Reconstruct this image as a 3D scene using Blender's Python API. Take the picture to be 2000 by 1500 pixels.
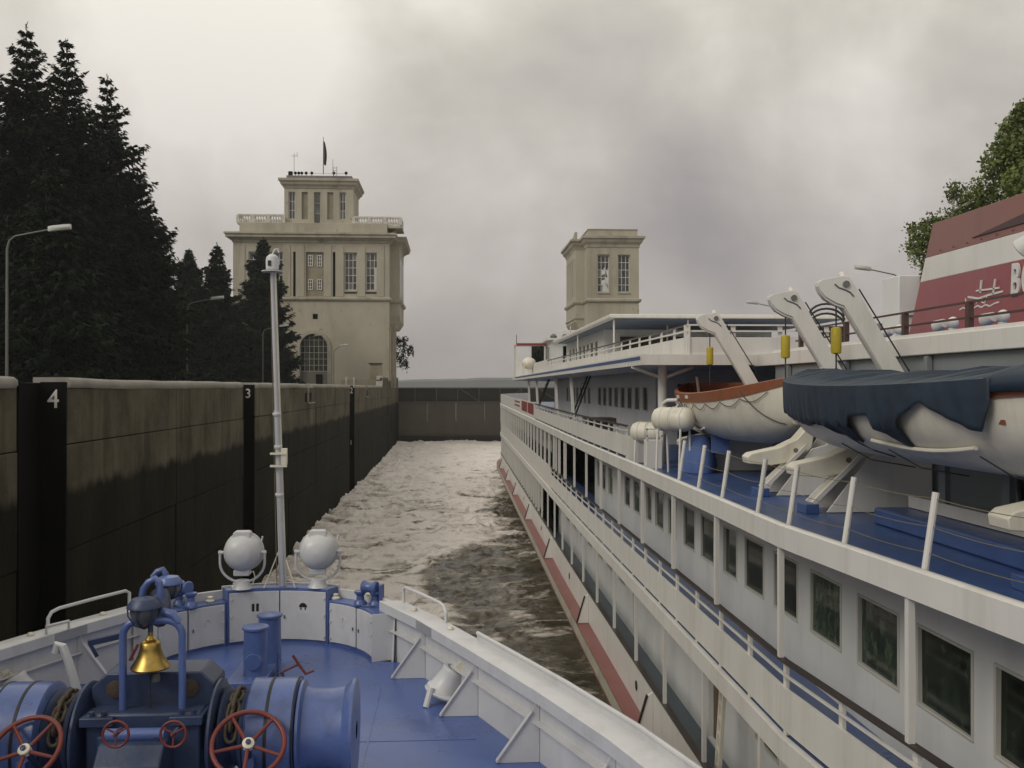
import bpy, bmesh, math, random
import numpy as np
from mathutils import Vector, Matrix
for _o in list(bpy.data.objects):
    bpy.data.objects.remove(_o)
SC = bpy.context.scene
COL = SC.collection
random.seed(7)
# ------------------------------------------------------------------ camera (eye at z = 0, water 9.6 m below)
WATER = -9.6
cam_d = bpy.data.cameras.new('camera')
cam = bpy.data.objects.new('camera', cam_d)
COL.objects.link(cam)
cam_d.sensor_width = 36.0
cam_d.lens = 36.0 * 1920 / 2000
cam_d.clip_start = 0.1
cam_d.clip_end = 20000
YAW = math.atan(115 / 1920.0)
cam.rotation_euler = (math.radians(90.21), 0, -YAW)
SC.camera = cam
# ------------------------------------------------------------------ sky: overcast
SUN_EL, SUN_AZ = math.radians(36), math.radians(232)   # azimuth clockwise from +Y
w = bpy.data.worlds.new('World')
SC.world = w
w.use_nodes = True
nt = w.node_tree
nt.nodes.clear()
N = nt.nodes.new
L = nt.links.new
out = N('ShaderNodeOutputWorld')
bg = N('ShaderNodeBackground')
bg.inputs['Strength'].default_value = 0.1
sky = N('ShaderNodeTexSky')
sky.sky_type = 'NISHITA'
sky.sun_disc = False
sky.sun_elevation = SUN_EL
sky.sun_rotation = SUN_AZ
tc = N('ShaderNodeTexCoord')
sep = N('ShaderNodeSeparateXYZ')
L(tc.outputs['Generated'], sep.inputs[0])
mp = N('ShaderNodeMapping')
mp.inputs['Location'].default_value = (1.7, 0.35, 0.2)
mp.inputs['Scale'].default_value = (1.0, 1.0, 1.25)
L(tc.outputs['Generated'], mp.inputs[0])
n1 = N('ShaderNodeTexNoise'); n1.inputs['Scale'].default_value = 2.3; n1.inputs['Detail'].default_value = 8
n1.inputs['Roughness'].default_value = 0.48; n1.inputs['Distortion'].default_value = 0.35
L(mp.outputs[0], n1.inputs['Vector'])
n2 = N('ShaderNodeTexNoise'); n2.inputs['Scale'].default_value = 5.5; n2.inputs['Detail'].default_value = 9
n2.inputs['Roughness'].default_value = 0.55; n2.inputs['Distortion'].default_value = 0.2
L(mp.outputs[0], n2.inputs['Vector'])
mxn = N('ShaderNodeMix'); mxn.data_type = 'FLOAT'; mxn.inputs[0].default_value = 0.3
L(n1.outputs['Fac'], mxn.inputs[2]); L(n2.outputs['Fac'], mxn.inputs[3])
rmp = N('ShaderNodeValToRGB')
el = rmp.color_ramp.elements
el[0].position = 0.36; el[0].color = (3.9, 3.66, 3.55, 1)
el[1].position = 0.64; el[1].color = (8.4, 8.1, 7.5, 1)
e = rmp.color_ramp.elements.new(0.49); e.color = (5.65, 5.36, 4.82, 1)
# the cloud deck thickens towards the horizon (longer path through it)
hz = N('ShaderNodeValToRGB')
el = hz.color_ramp.elements
el[0].position = 0.0; el[0].color = (0.66, 0.625, 0.655, 1)
el[1].position = 0.42; el[1].color = (1.06, 1.05, 1.01, 1)
e = hz.color_ramp.elements.new(0.16); e.color = (0.74, 0.71, 0.72, 1)
L(sep.outputs['Z'], hz.inputs[0])
mlt = N('ShaderNodeVectorMath'); mlt.operation = 'MULTIPLY'
L(rmp.outputs[0], mlt.inputs[0]); L(hz.outputs[0], mlt.inputs[1])
# thinner cloud, and so a brighter patch, high on the left
nrm = N('ShaderNodeVectorMath'); nrm.operation = 'DOT_PRODUCT'; nrm.inputs[1].default_value = Vector((-0.52, 0.92, 0.50)).normalized()
L(tc.outputs['Generated'], nrm.inputs[0])
gl = N('ShaderNodeMapRange'); gl.interpolation_type = 'SMOOTHSTEP'; gl.inputs[1].default_value = 0.90; gl.inputs[2].default_value = 1.0; gl.inputs[3].default_value = 0.0; gl.inputs[4].default_value = 0.15
L(nrm.outputs['Value'], gl.inputs[0])
adn = N('ShaderNodeMath'); adn.operation = 'ADD'; L(mxn.outputs[0], adn.inputs[0]); L(gl.outputs[0], adn.inputs[1]); L(adn.outputs[0], rmp.inputs[0])
mix = N('ShaderNodeMix'); mix.data_type = 'RGBA'; mix.inputs[0].default_value = 0.95
L(sky.outputs[0], mix.inputs[6]); L(mlt.outputs[0], mix.inputs[7])
L(mix.outputs[2], bg.inputs[0])
L(bg.outputs[0], out.inputs[0])
# ------------------------------------------------------------------ weak, very soft sun behind the clouds
sd = bpy.data.lights.new('sun', 'SUN')
sd.energy = 1.1
sd.angle = math.radians(28)
sd.color = (1.0, 0.95, 0.86)
sun = bpy.data.objects.new('sun', sd)
COL.objects.link(sun)
_dir = Vector((math.sin(SUN_AZ) * math.cos(SUN_EL), math.cos(SUN_AZ) * math.cos(SUN_EL), math.sin(SUN_EL)))
sun.rotation_euler = _dir.to_track_quat('Z', 'Y').to_euler()
vs = SC.view_settings
vs.view_transform = 'Standard'
vs.look = 'None'
vs.exposure = 0.22
vs.gamma = 1.0
vs.use_curve_mapping = False

# ================================================================== helpers
def ray(px, py):
    """direction of a pixel of the 2000 x 1500 photograph, used only to survey real positions"""
    a = math.atan(7 / 1920.0)
    x, y = (px - 1000) / 1920.0, (750 - py) / 1920.0
    # pitch then yaw
    fy = math.cos(a) - y * math.sin(a)
    fz = math.sin(a) + y * math.cos(a)
    return Vector((x * math.cos(YAW) + fy * math.sin(YAW), fy * math.cos(YAW) - x * math.sin(YAW), fz))
def at_y(px, py, Y):
    r = ray(px, py); return r * (Y / r.y)
def at_x(px, py, X):
    r = ray(px, py); return r * (X / r.x)
def at_z(px, py, Z):
    r = ray(px, py); return r * (Z / r.z)

ORI = {}
class MB:
    def __init__(s):
        s.v = []; s.f = []
    def add(s, vs, fs):
        b = len(s.v)
        s.v += [tuple(p) for p in vs]
        s.f += [tuple(b + i for i in f) for f in fs]
        return s
    def quad(s, a, b, c, d):
        return s.add([a, b, c, d], [(0, 1, 2, 3)])
    def box(s, x0, x1, y0, y1, z0, z1):
        return s.add([(x0, y0, z0), (x1, y0, z0), (x1, y1, z0), (x0, y1, z0), (x0, y0, z1), (x1, y0, z1), (x1, y1, z1), (x0, y1, z1)],
                     [(0, 3, 2, 1), (4, 5, 6, 7), (0, 1, 5, 4), (1, 2, 6, 5), (2, 3, 7, 6), (3, 0, 4, 7)])
    def bar(s, p0, p1, wx, wy, up=(0, 0, 1)):
        """rectangular bar between two points, wx across, wy along 'up'"""
        p0 = Vector(p0); p1 = Vector(p1); d = (p1 - p0).normalized(); u = Vector(up)
        if abs(d.dot(u)) > 0.98: u = Vector((0, 1, 0))
        a = d.cross(u).normalized(); b = a.cross(d).normalized()
        a *= wx / 2; b *= wy / 2
        vs = [p + q for p in (p0, p1) for q in (-a - b, a - b, a + b, -a + b)]
        return s.add(vs, [(0, 3, 2, 1), (4, 5, 6, 7), (0, 1, 5, 4), (1, 2, 6, 5), (2, 3, 7, 6), (3, 0, 4, 7)])
    def prism(s, poly, fn0, fn1):
        """closed polygon of 2d points, mapped by two functions to the two end faces"""
        n = len(poly)
        vs = [fn0(*p) for p in poly] + [fn1(*p) for p in poly]
        fs = [tuple(range(n - 1, -1, -1)), tuple(range(n, 2 * n))] + [(i, (i + 1) % n, n + (i + 1) % n, n + i) for i in range(n)]
        return s.add(vs, fs)
    def cyl(s, p0, p1, r0, r1=None, n=12, caps=True):
        r1 = r0 if r1 is None else r1
        p0 = Vector(p0); p1 = Vector(p1); d = (p1 - p0).normalized()
        u = Vector((0, 0, 1)) if abs(d.z) < 0.9 else Vector((1, 0, 0))
        a = d.cross(u).normalized(); b = d.cross(a)
        vs = []
        for p, r in ((p0, r0), (p1, r1)):
            for i in range(n):
                t = 2 * math.pi * i / n
                vs.append(p + a * (r * math.cos(t)) + b * (r * math.sin(t)))
        fs = [(i, (i + 1) % n, n + (i + 1) % n, n + i) for i in range(n)]
        if caps: fs += [tuple(range(n - 1, -1, -1)), tuple(range(n, 2 * n))]
        return s.add(vs, fs)
    def tube(s, pts, r, n=8, closed=False):
        pts = [Vector(p) for p in pts]; m = len(pts)
        vs = []; prev = None
        for i, p in enumerate(pts):
            if closed: d = pts[(i + 1) % m] - pts[i - 1]
            else: d = pts[min(i + 1, m - 1)] - pts[max(i - 1, 0)]
            d.normalize()
            if prev is None:
                u = Vector((0, 0, 1)) if abs(d.z) < 0.9 else Vector((1, 0, 0))
                a = d.cross(u).normalized()
            else:
                a = (prev - d * prev.dot(d)).normalized()
            prev = a; b = d.cross(a)
            rr = r[i] if isinstance(r, (list, tuple)) else r
            for k in range(n):
                t = 2 * math.pi * k / n
                vs.append(p + a * (rr * math.cos(t)) + b * (rr * math.sin(t)))
        fs = []
        for i in range(m if closed else m - 1):
            j = (i + 1) % m
            fs += [(i * n + k, i * n + (k + 1) % n, j * n + (k + 1) % n, j * n + k) for k in range(n)]
        if not closed: fs += [tuple(range(n - 1, -1, -1)), tuple(range((m - 1) * n, m * n))]
        return s.add(vs, fs)
    def lathe(s, prof, o, axis=(0, 0, 1), n=20, caps=True):
        """profile of (radius, distance along the axis)"""
        o = Vector(o); d = Vector(axis).normalized()
        u = Vector((0, 0, 1)) if abs(d.z) < 0.9 else Vector((1, 0, 0))
        a = d.cross(u).normalized(); b = d.cross(a); m = len(prof)
        vs = [o + d * h + a * (r * math.cos(2 * math.pi * k / n)) + b * (r * math.sin(2 * math.pi * k / n)) for r, h in prof for k in range(n)]
        fs = [(i * n + k, i * n + (k + 1) % n, (i + 1) * n + (k + 1) % n, (i + 1) * n + k) for i in range(m - 1) for k in range(n)]
        if caps: fs += [tuple(range(n - 1, -1, -1)), tuple(range((m - 1) * n, m * n))]
        return s.add(vs, fs)
    def ball(s, c, r, n=18, m=10):
        r = (r, r, r) if not isinstance(r, (list, tuple)) else r
        vs = []; fs = []
        for i in range(m + 1):
            ph = math.pi * i / m
            for k in range(n):
                t = 2 * math.pi * k / n
                vs.append((c[0] + r[0] * math.sin(ph) * math.cos(t), c[1] + r[1] * math.sin(ph) * math.sin(t), c[2] + r[2] * math.cos(ph)))
        for i in range(m):
            for k in range(n):
                fs.append((i * n + k, (i + 1) * n + k, (i + 1) * n + (k + 1) % n, i * n + (k + 1) % n))
        return s.add(vs, fs)
    def loft(s, secs, closed=True, caps=True):
        n = len(secs[0]); m = len(secs)
        vs = [p for q in secs for p in q]; fs = []
        for i in range(m - 1):
            for k in range(n if closed else n - 1):
                fs.append((i * n + k, i * n + (k + 1) % n, (i + 1) * n + (k + 1) % n, (i + 1) * n + k))
        if caps and closed: fs += [tuple(range(n - 1, -1, -1)), tuple(range((m - 1) * n, m * n))]
        return s.add(vs, fs)
    def wall(s, o, u, v, us, vs_, holes, depth):
        """plane wall from o along u and v with rectangular openings (u0,u1,v0,v1); reveals go back along depth"""
        o = Vector(o); u = Vector(u); v = Vector(v); depth = Vector(depth)
        U = sorted(set([us[0], us[1]] + [h[0] for h in holes] + [h[1] for h in holes]))
        V = sorted(set([vs_[0], vs_[1]] + [h[2] for h in holes] + [h[3] for h in holes]))
        P = lambda a, b: o + u * a + v * b
        for i in range(len(U) - 1):
            for j in range(len(V) - 1):
                cu, cv = (U[i] + U[i + 1]) / 2, (V[j] + V[j + 1]) / 2
                if any(h[0] < cu < h[1] and h[2] < cv < h[3] for h in holes): continue
                s.quad(P(U[i], V[j]), P(U[i + 1], V[j]), P(U[i + 1], V[j + 1]), P(U[i], V[j + 1]))
        for a, b, c, d in holes:
            for p, q in (((a, c), (b, c)), ((b, c), (b, d)), ((b, d), (a, d)), ((a, d), (a, c))):
                s.quad(P(*p), P(*q), P(*q) + depth, P(*p) + depth)
        return s
    def build(s, name, mat, parent=None, smooth=35, bevel=0.0, label=None, cat=None, group=None, kind=None, recalc=True, merge=0.0):
        o0 = ORI.get(parent.name, Vector()) if parent else Vector()
        me = bpy.data.meshes.new(name)
        me.from_pydata([(p[0] - o0.x, p[1] - o0.y, p[2] - o0.z) for p in s.v], [], s.f)
        if recalc or merge:
            bm = bmesh.new(); bm.from_mesh(me)
            if merge: bmesh.ops.remove_doubles(bm, verts=bm.verts, dist=merge)
            bmesh.ops.recalc_face_normals(bm, faces=bm.faces)
            bm.to_mesh(me); bm.free()
        if smooth:
            me.shade_smooth(); me.set_sharp_from_angle(angle=math.radians(smooth))
        me.materials.append(mat)
        ob = bpy.data.objects.new(name, me)
        COL.objects.link(ob)
        if parent:
            ob.parent = parent; ORI[ob.name] = o0
        if bevel:
            b = ob.modifiers.new('bevel', 'BEVEL'); b.width = bevel; b.segments = 2; b.limit_method = 'ANGLE'; b.angle_limit = math.radians(40)
            b.harden_normals = False
        props(ob, label, cat, group, kind)
        return ob
def props(ob, label=None, cat=None, group=None, kind=None):
    if label: ob['label'] = label
    if cat: ob['category'] = cat
    if group: ob['group'] = group
    if kind: ob['kind'] = kind
def thing(name, loc, label, cat, group=None):
    o = bpy.data.objects.new(name, None); COL.objects.link(o)
    o.location = loc; o.empty_display_size = 0.2
    ORI[o.name] = Vector(loc)
    props(o, label, cat, group)
    return o
def share(ob, name, parent, off, scale=None, rot=None):
    """another piece with the same mesh, moved by off"""
    c = ob.copy(); COL.objects.link(c); c.name = name; c.parent = parent
    c.location = Vector(off)
    ORI[c.name] = ORI.get(parent.name, Vector())
    return c
def copy_tree(o, loc, label, parent=None, rz=0):
    c = o.copy(); COL.objects.link(c); c.parent = parent
    if parent is None:
        c.location = loc; c['label'] = label; c.rotation_euler.z = rz
        ORI[c.name] = Vector(loc)
    for ch in [x for x in bpy.data.objects if x.parent == o]:
        copy_tree(ch, None, None, c)
    return c
def text(name, body, mat, parent, origin, xdir, ydir, size, extrude=0.004, shear=0.0, bold=0.0, sx=1.0):
    cu = bpy.data.curves.new(name, 'FONT'); cu.body = body; cu.size = size; cu.extrude = extrude; cu.shear = shear
    cu.align_x = 'CENTER'; cu.align_y = 'CENTER'; cu.offset = bold
    t = bpy.data.objects.new(name, cu); COL.objects.link(t)
    dg = bpy.context.evaluated_depsgraph_get()
    me = bpy.data.meshes.new_from_object(t.evaluated_get(dg))
    bpy.data.objects.remove(t)
    x = Vector(xdir).normalized() * sx; y = Vector(ydir).normalized(); z = Vector(xdir).cross(Vector(ydir)).normalized()
    o0 = ORI.get(parent.name, Vector())
    for v_ in me.vertices:
        c = v_.co; v_.co = Vector(origin) + x * c.x + y * c.y + z * c.z - o0
    me.materials.clear(); me.materials.append(mat)
    ob = bpy.data.objects.new(name, me); COL.objects.link(ob); ob.parent = parent; ORI[ob.name] = o0
    return ob

# ================================================================== materials
MATS = {}
def mat(name, col, rough=0.5, metal=0.0, var=0.12, scale=1.5, bump=0.0, bscale=30.0, stain=None, spec=0.5, wet=None, coat=0.0, streak=(1, 1, 1), chips=None, gv=(0.08, 0.1)):
    """painted / plain surface: base colour with cloudy variation, optional stains (colour, amount, scale, stretch) and fine relief"""
    m = bpy.data.materials.new(name); m.use_nodes = True
    nt = m.node_tree; N = nt.nodes.new; L = nt.links.new
    b = nt.nodes['Principled BSDF']
    b.inputs['Roughness'].default_value = rough; b.inputs['Metallic'].default_value = metal
    b.inputs['Specular IOR Level'].default_value = spec
    if coat: b.inputs['Coat Weight'].default_value = coat; b.inputs['Coat Roughness'].default_value = 0.15
    g = N('ShaderNodeNewGeometry')
    no = N('ShaderNodeTexNoise'); no.inputs['Scale'].default_value = scale; no.inputs['Detail'].default_value = 6; no.inputs['Roughness'].default_value = 0.6
    mpn = N('ShaderNodeMapping'); mpn.inputs['Scale'].default_value = streak
    L(g.outputs['Position'], mpn.inputs[0]); L(mpn.outputs[0], no.inputs['Vector'])
    mr = N('ShaderNodeMapRange'); mr.inputs[1].default_value = 0.3; mr.inputs[2].default_value = 0.7
    mr.inputs[3].default_value = 1 - var; mr.inputs[4].default_value = 1 + var
    L(no.outputs['Fac'], mr.inputs[0])
    sc = N('ShaderNodeVectorMath'); sc.operation = 'SCALE'; sc.inputs[0].default_value = col[:3]
    L(mr.outputs[0], sc.inputs['Scale'])
    cur = sc.outputs[0]
    if stain:
        scol, amt, ssc, stretch = stain
        n2 = N('ShaderNodeTexNoise'); n2.inputs['Scale'].default_value = ssc; n2.inputs['Detail'].default_value = 8; n2.inputs['Roughness'].default_value = 0.65
        mp2 = N('ShaderNodeMapping'); mp2.inputs['Scale'].default_value = stretch
        L(g.outputs['Position'], mp2.inputs[0]); L(mp2.outputs[0], n2.inputs['Vector'])
        m2 = N('ShaderNodeMapRange'); m2.inputs[1].default_value = 0.5; m2.inputs[2].default_value = 0.78; m2.inputs[3].default_value = 0; m2.inputs[4].default_value = amt
        L(n2.outputs['Fac'], m2.inputs[0])
        mx = N('ShaderNodeMix'); mx.data_type = 'RGBA'; mx.inputs[7].default_value = (*scol, 1)
        L(m2.outputs[0], mx.inputs[0]); L(cur, mx.inputs[6])
        cur = mx.outputs[2]
    if chips:
        ccol, thr, csc = chips
        n3 = N('ShaderNodeTexNoise'); n3.inputs['Scale'].default_value = csc; n3.inputs['Detail'].default_value = 5; n3.inputs['Roughness'].default_value = 0.7
        L(g.outputs['Position'], n3.inputs['Vector'])
        m3 = N('ShaderNodeMapRange'); m3.inputs[1].default_value = thr; m3.inputs[2].default_value = thr + 0.04; m3.inputs[3].default_value = 0; m3.inputs[4].default_value = 0.85
        L(n3.outputs['Fac'], m3.inputs[0])
        mx3 = N('ShaderNodeMix'); mx3.data_type = 'RGBA'; mx3.inputs[7].default_value = (*ccol, 1)
        L(m3.outputs[0], mx3.inputs[0]); L(cur, mx3.inputs[6]); cur = mx3.outputs[2]
    L(cur, b.inputs['Base Color'])
    # gloss varies a little
    rr = N('ShaderNodeMapRange'); rr.inputs[3].default_value = max(0.02, rough - gv[0]); rr.inputs[4].default_value = min(1, rough + gv[1])
    L(no.outputs['Fac'], rr.inputs[0]); L(rr.outputs[0], b.inputs['Roughness'])
    if bump:
        nb = N('ShaderNodeTexNoise'); nb.inputs['Scale'].default_value = bscale; nb.inputs['Detail'].default_value = 4
        L(g.outputs['Position'], nb.inputs['Vector'])
        bp = N('ShaderNodeBump'); bp.inputs['Strength'].default_value = bump; bp.inputs['Distance'].default_value = 0.02
        L(nb.outputs['Fac'], bp.inputs['Height']); L(bp.outputs[0], b.inputs['Normal'])
    MATS[name] = m
    return m
RUST = (0.16, 0.085, 0.045)
GRIME = (0.17, 0.15, 0.11)
white = mat('white_paint', (0.66, 0.645, 0.61), 0.36, var=0.04, scale=0.9, stain=((0.28, 0.25, 0.18), 0.32, 1.9, (1.6, 1.6, 0.16)), bump=0.14, bscale=4, chips=((0.30, 0.19, 0.11), 0.735, 7.0))
white2 = mat('white_paint_bow', (0.56, 0.565, 0.58), 0.35, var=0.06, scale=1.3, stain=((0.3, 0.29, 0.28), 0.4, 2.4, (1, 1, 0.5)), bump=0.10, bscale=10, chips=((0.26, 0.18, 0.12), 0.73, 9.0))
cream = mat('cream_paint', (0.66, 0.63, 0.53), 0.4, var=0.07, scale=2, stain=(RUST, 0.35, 3.0, (1, 1, 0.3)), bump=0.04)
shipwall = mat('cabin_white', (0.63, 0.635, 0.63), 0.4, var=0.04, scale=0.7, stain=(GRIME, 0.3, 1.2, (1, 1, 0.25)))
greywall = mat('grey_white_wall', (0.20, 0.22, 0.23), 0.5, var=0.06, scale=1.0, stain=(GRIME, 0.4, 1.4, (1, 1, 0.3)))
teal = mat('teal_deck', (0.075, 0.105, 0.13), 0.4, var=0.15, scale=1.2)
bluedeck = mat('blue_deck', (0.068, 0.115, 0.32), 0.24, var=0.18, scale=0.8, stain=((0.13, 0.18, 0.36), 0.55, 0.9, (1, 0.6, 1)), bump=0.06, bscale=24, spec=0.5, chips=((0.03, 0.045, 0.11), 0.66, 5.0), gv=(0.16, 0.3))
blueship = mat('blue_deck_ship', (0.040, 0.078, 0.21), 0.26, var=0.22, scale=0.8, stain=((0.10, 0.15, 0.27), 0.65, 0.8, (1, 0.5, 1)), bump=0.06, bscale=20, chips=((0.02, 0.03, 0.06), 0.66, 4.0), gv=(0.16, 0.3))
blue = mat('blue_paint', (0.075, 0.12, 0.31), 0.36, var=0.16, scale=2.2, stain=((0.025, 0.035, 0.08), 0.65, 3.0, (1, 1, 0.6)), bump=0.14, bscale=18, chips=((0.05, 0.035, 0.03), 0.68, 9.0), coat=0.3)
navy = mat('dark_blue_paint', (0.03, 0.047, 0.105), 0.4, var=0.2, scale=3, stain=((0.03, 0.025, 0.02), 0.7, 4, (1, 1, 1)), bump=0.2, bscale=16, chips=((0.09, 0.055, 0.035), 0.68, 11.0))
red = mat('red_paint', (0.155, 0.026, 0.02), 0.42, var=0.12, scale=5, stain=((0.1, 0.03, 0.02), 0.4, 8, (1, 1, 1)))
fend = mat('fender_red', (0.20, 0.060, 0.055), 0.45, var=0.12, scale=1.5, stain=((0.2, 0.14, 0.11), 0.6, 2.2, (1.2, 0.5, 1)), bump=0.08)
fendside = mat('fender_side', (0.42, 0.41, 0.33), 0.55, var=0.12, scale=1.2, stain=((0.12, 0.1, 0.06), 0.7, 2.0, (1, 0.7, 0.6)))
funnelred = mat('funnel_red', (0.26, 0.062, 0.07), 0.4, var=0.06, scale=0.8, stain=((0.24, 0.12, 0.12), 0.5, 1.0, (1, 1, 0.5)))
funneltop = mat('funnel_faded_red', (0.23, 0.10, 0.085), 0.5, var=0.08, scale=1, stain=((0.12, 0.07, 0.06), 0.6, 1.6, (1, 1, 0.4)))
brown = mat('brown_rail', (0.075, 0.04, 0.032), 0.45, var=0.15, scale=6)
wood = mat('dark_handrail', (0.06, 0.05, 0.045), 0.35, var=0.2, scale=6, streak=(1, 0.2, 1))
orange = mat('orange_gunwale', (0.24, 0.085, 0.038), 0.5, var=0.12, scale=4, stain=((0.2, 0.08, 0.04), 0.5, 6, (1, 1, 1)))
orangein = mat('orange_inside', (0.22, 0.07, 0.03), 0.6, var=0.2, scale=4)
yellow = mat('yellow_paint', (0.42, 0.33, 0.02), 0.45, var=0.08, scale=6, stain=((0.2, 0.15, 0.03), 0.5, 9, (1, 1, 0.5)))
brass = mat('brass', (0.42, 0.29, 0.085), 0.34, metal=1.0, var=0.12, scale=9, stain=((0.12, 0.075, 0.02), 0.6, 10, (1, 1, 0.6)))
black = mat('black_paint', (0.012, 0.012, 0.012), 0.5, var=0.2)
rusty = mat('rusty_chain', (0.06, 0.045, 0.03), 0.7, var=0.3, scale=20, stain=(RUST, 0.6, 14, (1, 1, 1)), bump=0.3, bscale=60)
rope_m = mat('rope', (0.16, 0.14, 0.08), 0.8, var=0.2, scale=30)
cable = mat('black_cable', (0.02, 0.02, 0.022), 0.55, var=0.2)
tarp = mat('navy_tarpaulin', (0.013, 0.026, 0.045), 0.6, var=0.3, scale=1.6, bump=0.5, bscale=5, stain=((0.035, 0.06, 0.095), 0.6, 1.8, (1, 0.5, 1)))
bluecloth = mat('blue_cloth', (0.09, 0.15, 0.36), 0.75, var=0.15, scale=3, bump=0.3, bscale=12)
glass = mat('dark_glass_reflections', (0.007, 0.012, 0.008), 0.07, var=0.6, scale=1.3, spec=0.32, stain=((0.06, 0.085, 0.05), 0.95, 3.4, (1, 1.6, 0.75)), chips=((0.016, 0.026, 0.017), 0.55, 5.0))  # greenish streaks paint reflected trees into the pane colour
def vary_by_object(m, lo, hi):
    # each pane is a little lighter or darker (curtains, blinds)
    nt = m.node_tree; b = nt.nodes['Principled BSDF']; src = b.inputs['Base Color'].links[0].from_socket
    oi = nt.nodes.new('ShaderNodeObjectInfo'); mr = nt.nodes.new('ShaderNodeMapRange'); mr.inputs[3].default_value = lo; mr.inputs[4].default_value = hi
    pw = nt.nodes.new('ShaderNodeMath'); pw.operation = 'POWER'; pw.inputs[1].default_value = 2.5
    nt.links.new(oi.outputs['Random'], pw.inputs[0]); nt.links.new(pw.outputs[0], mr.inputs[0])
    sc = nt.nodes.new('ShaderNodeVectorMath'); sc.operation = 'SCALE'
    nt.links.new(src, sc.inputs[0]); nt.links.new(mr.outputs[0], sc.inputs['Scale']); nt.links.new(sc.outputs[0], b.inputs['Base Color'])
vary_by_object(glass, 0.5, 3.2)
room_m = mat('cabin_interior', (0.018, 0.02, 0.016), 0.6, var=0.5, scale=2.2)
glass2 = mat('tower_glass', (0.05, 0.055, 0.05), 0.12, var=0.7, scale=0.35, spec=0.7)
vary_by_object(glass2, 0.5, 3.0)
frame_m = mat('window_frame_grey', (0.46, 0.45, 0.41), 0.5, var=0.08)
stucco = mat('tower_stucco', (0.40, 0.37, 0.295), 0.85, var=0.14, scale=0.16, stain=((0.20, 0.17, 0.12), 0.75, 0.32, (1, 1, 0.2)), bump=0.3, bscale=2.0, chips=((0.25, 0.22, 0.165), 0.64, 0.9))
stucco2 = mat('tower_stucco_trim', (0.375, 0.345, 0.28), 0.85, var=0.12, scale=0.4, stain=((0.13, 0.115, 0.085), 0.8, 0.45, (1, 1, 0.4)), bump=0.2, bscale=3)
blindpanel = mat('weathered_panel', (0.27, 0.24, 0.175), 0.85, var=0.15, scale=0.6, stain=((0.13, 0.11, 0.08), 0.7, 0.7, (1, 1, 0.3)))
whitesash = mat('white_sash', (0.55, 0.54, 0.50), 0.6, var=0.1, scale=2)
balu = mat('balustrade_white', (0.56, 0.54, 0.49), 0.8, var=0.15, scale=0.8, stain=((0.25, 0.23, 0.19), 0.7, 1.2, (1, 1, 0.5)))
woodgate = mat('arch_door_grey', (0.13, 0.125, 0.105), 0.7, var=0.15, scale=0.8)
steel = mat('lamp_pole_steel', (0.13, 0.13, 0.12), 0.55, var=0.15, scale=2)
lampwhite = mat('lamp_head_white', (0.55, 0.55, 0.53), 0.45, var=0.1)
flagm = mat('flag_cloth', (0.07, 0.045, 0.06), 0.8, var=0.4, scale=1.5)
coping_m = mat('white_coping', (0.27, 0.255, 0.225), 0.8, var=0.14, scale=1.2, stain=((0.16, 0.14, 0.1), 0.75, 1.5, (1, 0.4, 1)), bump=0.5, bscale=7)
slot_m = mat('tarred_steel', (0.0055, 0.0055, 0.005), 0.8, var=0.3, scale=1.0, spec=0.1)
gate_m = mat('gate_steel', (0.11, 0.10, 0.08), 0.6, var=0.12, scale=0.25, stain=((0.08, 0.07, 0.05), 0.7, 0.4, (1, 1, 0.4)))
gatedark = mat('gate_dark', (0.030, 0.029, 0.026), 0.6, var=0.2, scale=0.5)
gatepost = mat('gate_post', (0.12, 0.11, 0.085), 0.6, var=0.12)
numwhite = mat('number_white', (0.62, 0.61, 0.57), 0.6, var=0.08, scale=6)
bark = mat('bark', (0.05, 0.04, 0.03), 0.9, var=0.3, scale=4)
birchbark = mat('birch_bark', (0.35, 0.33, 0.3), 0.8, var=0.3, scale=4, stain=((0.05, 0.05, 0.04), 0.9, 3, (1, 1, 3)))
needles = mat('spruce_needles', (0.014, 0.023, 0.010), 0.85, var=0.45, scale=0.5, spec=0.15)
needles2 = mat('spruce_needles_pale', (0.015, 0.025, 0.012), 0.85, var=0.4, scale=0.5, spec=0.15)
leaves = mat('tree_leaves', (0.11, 0.14, 0.035), 0.7, var=0.45, scale=0.5, spec=0.25)
grass = mat('bank_grass', (0.035, 0.045, 0.018), 0.95, var=0.3, scale=0.4, bump=0.5, bscale=4)
hillm = mat('far_woods', (0.045, 0.055, 0.045), 0.95, var=0.35, scale=0.02)
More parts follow.
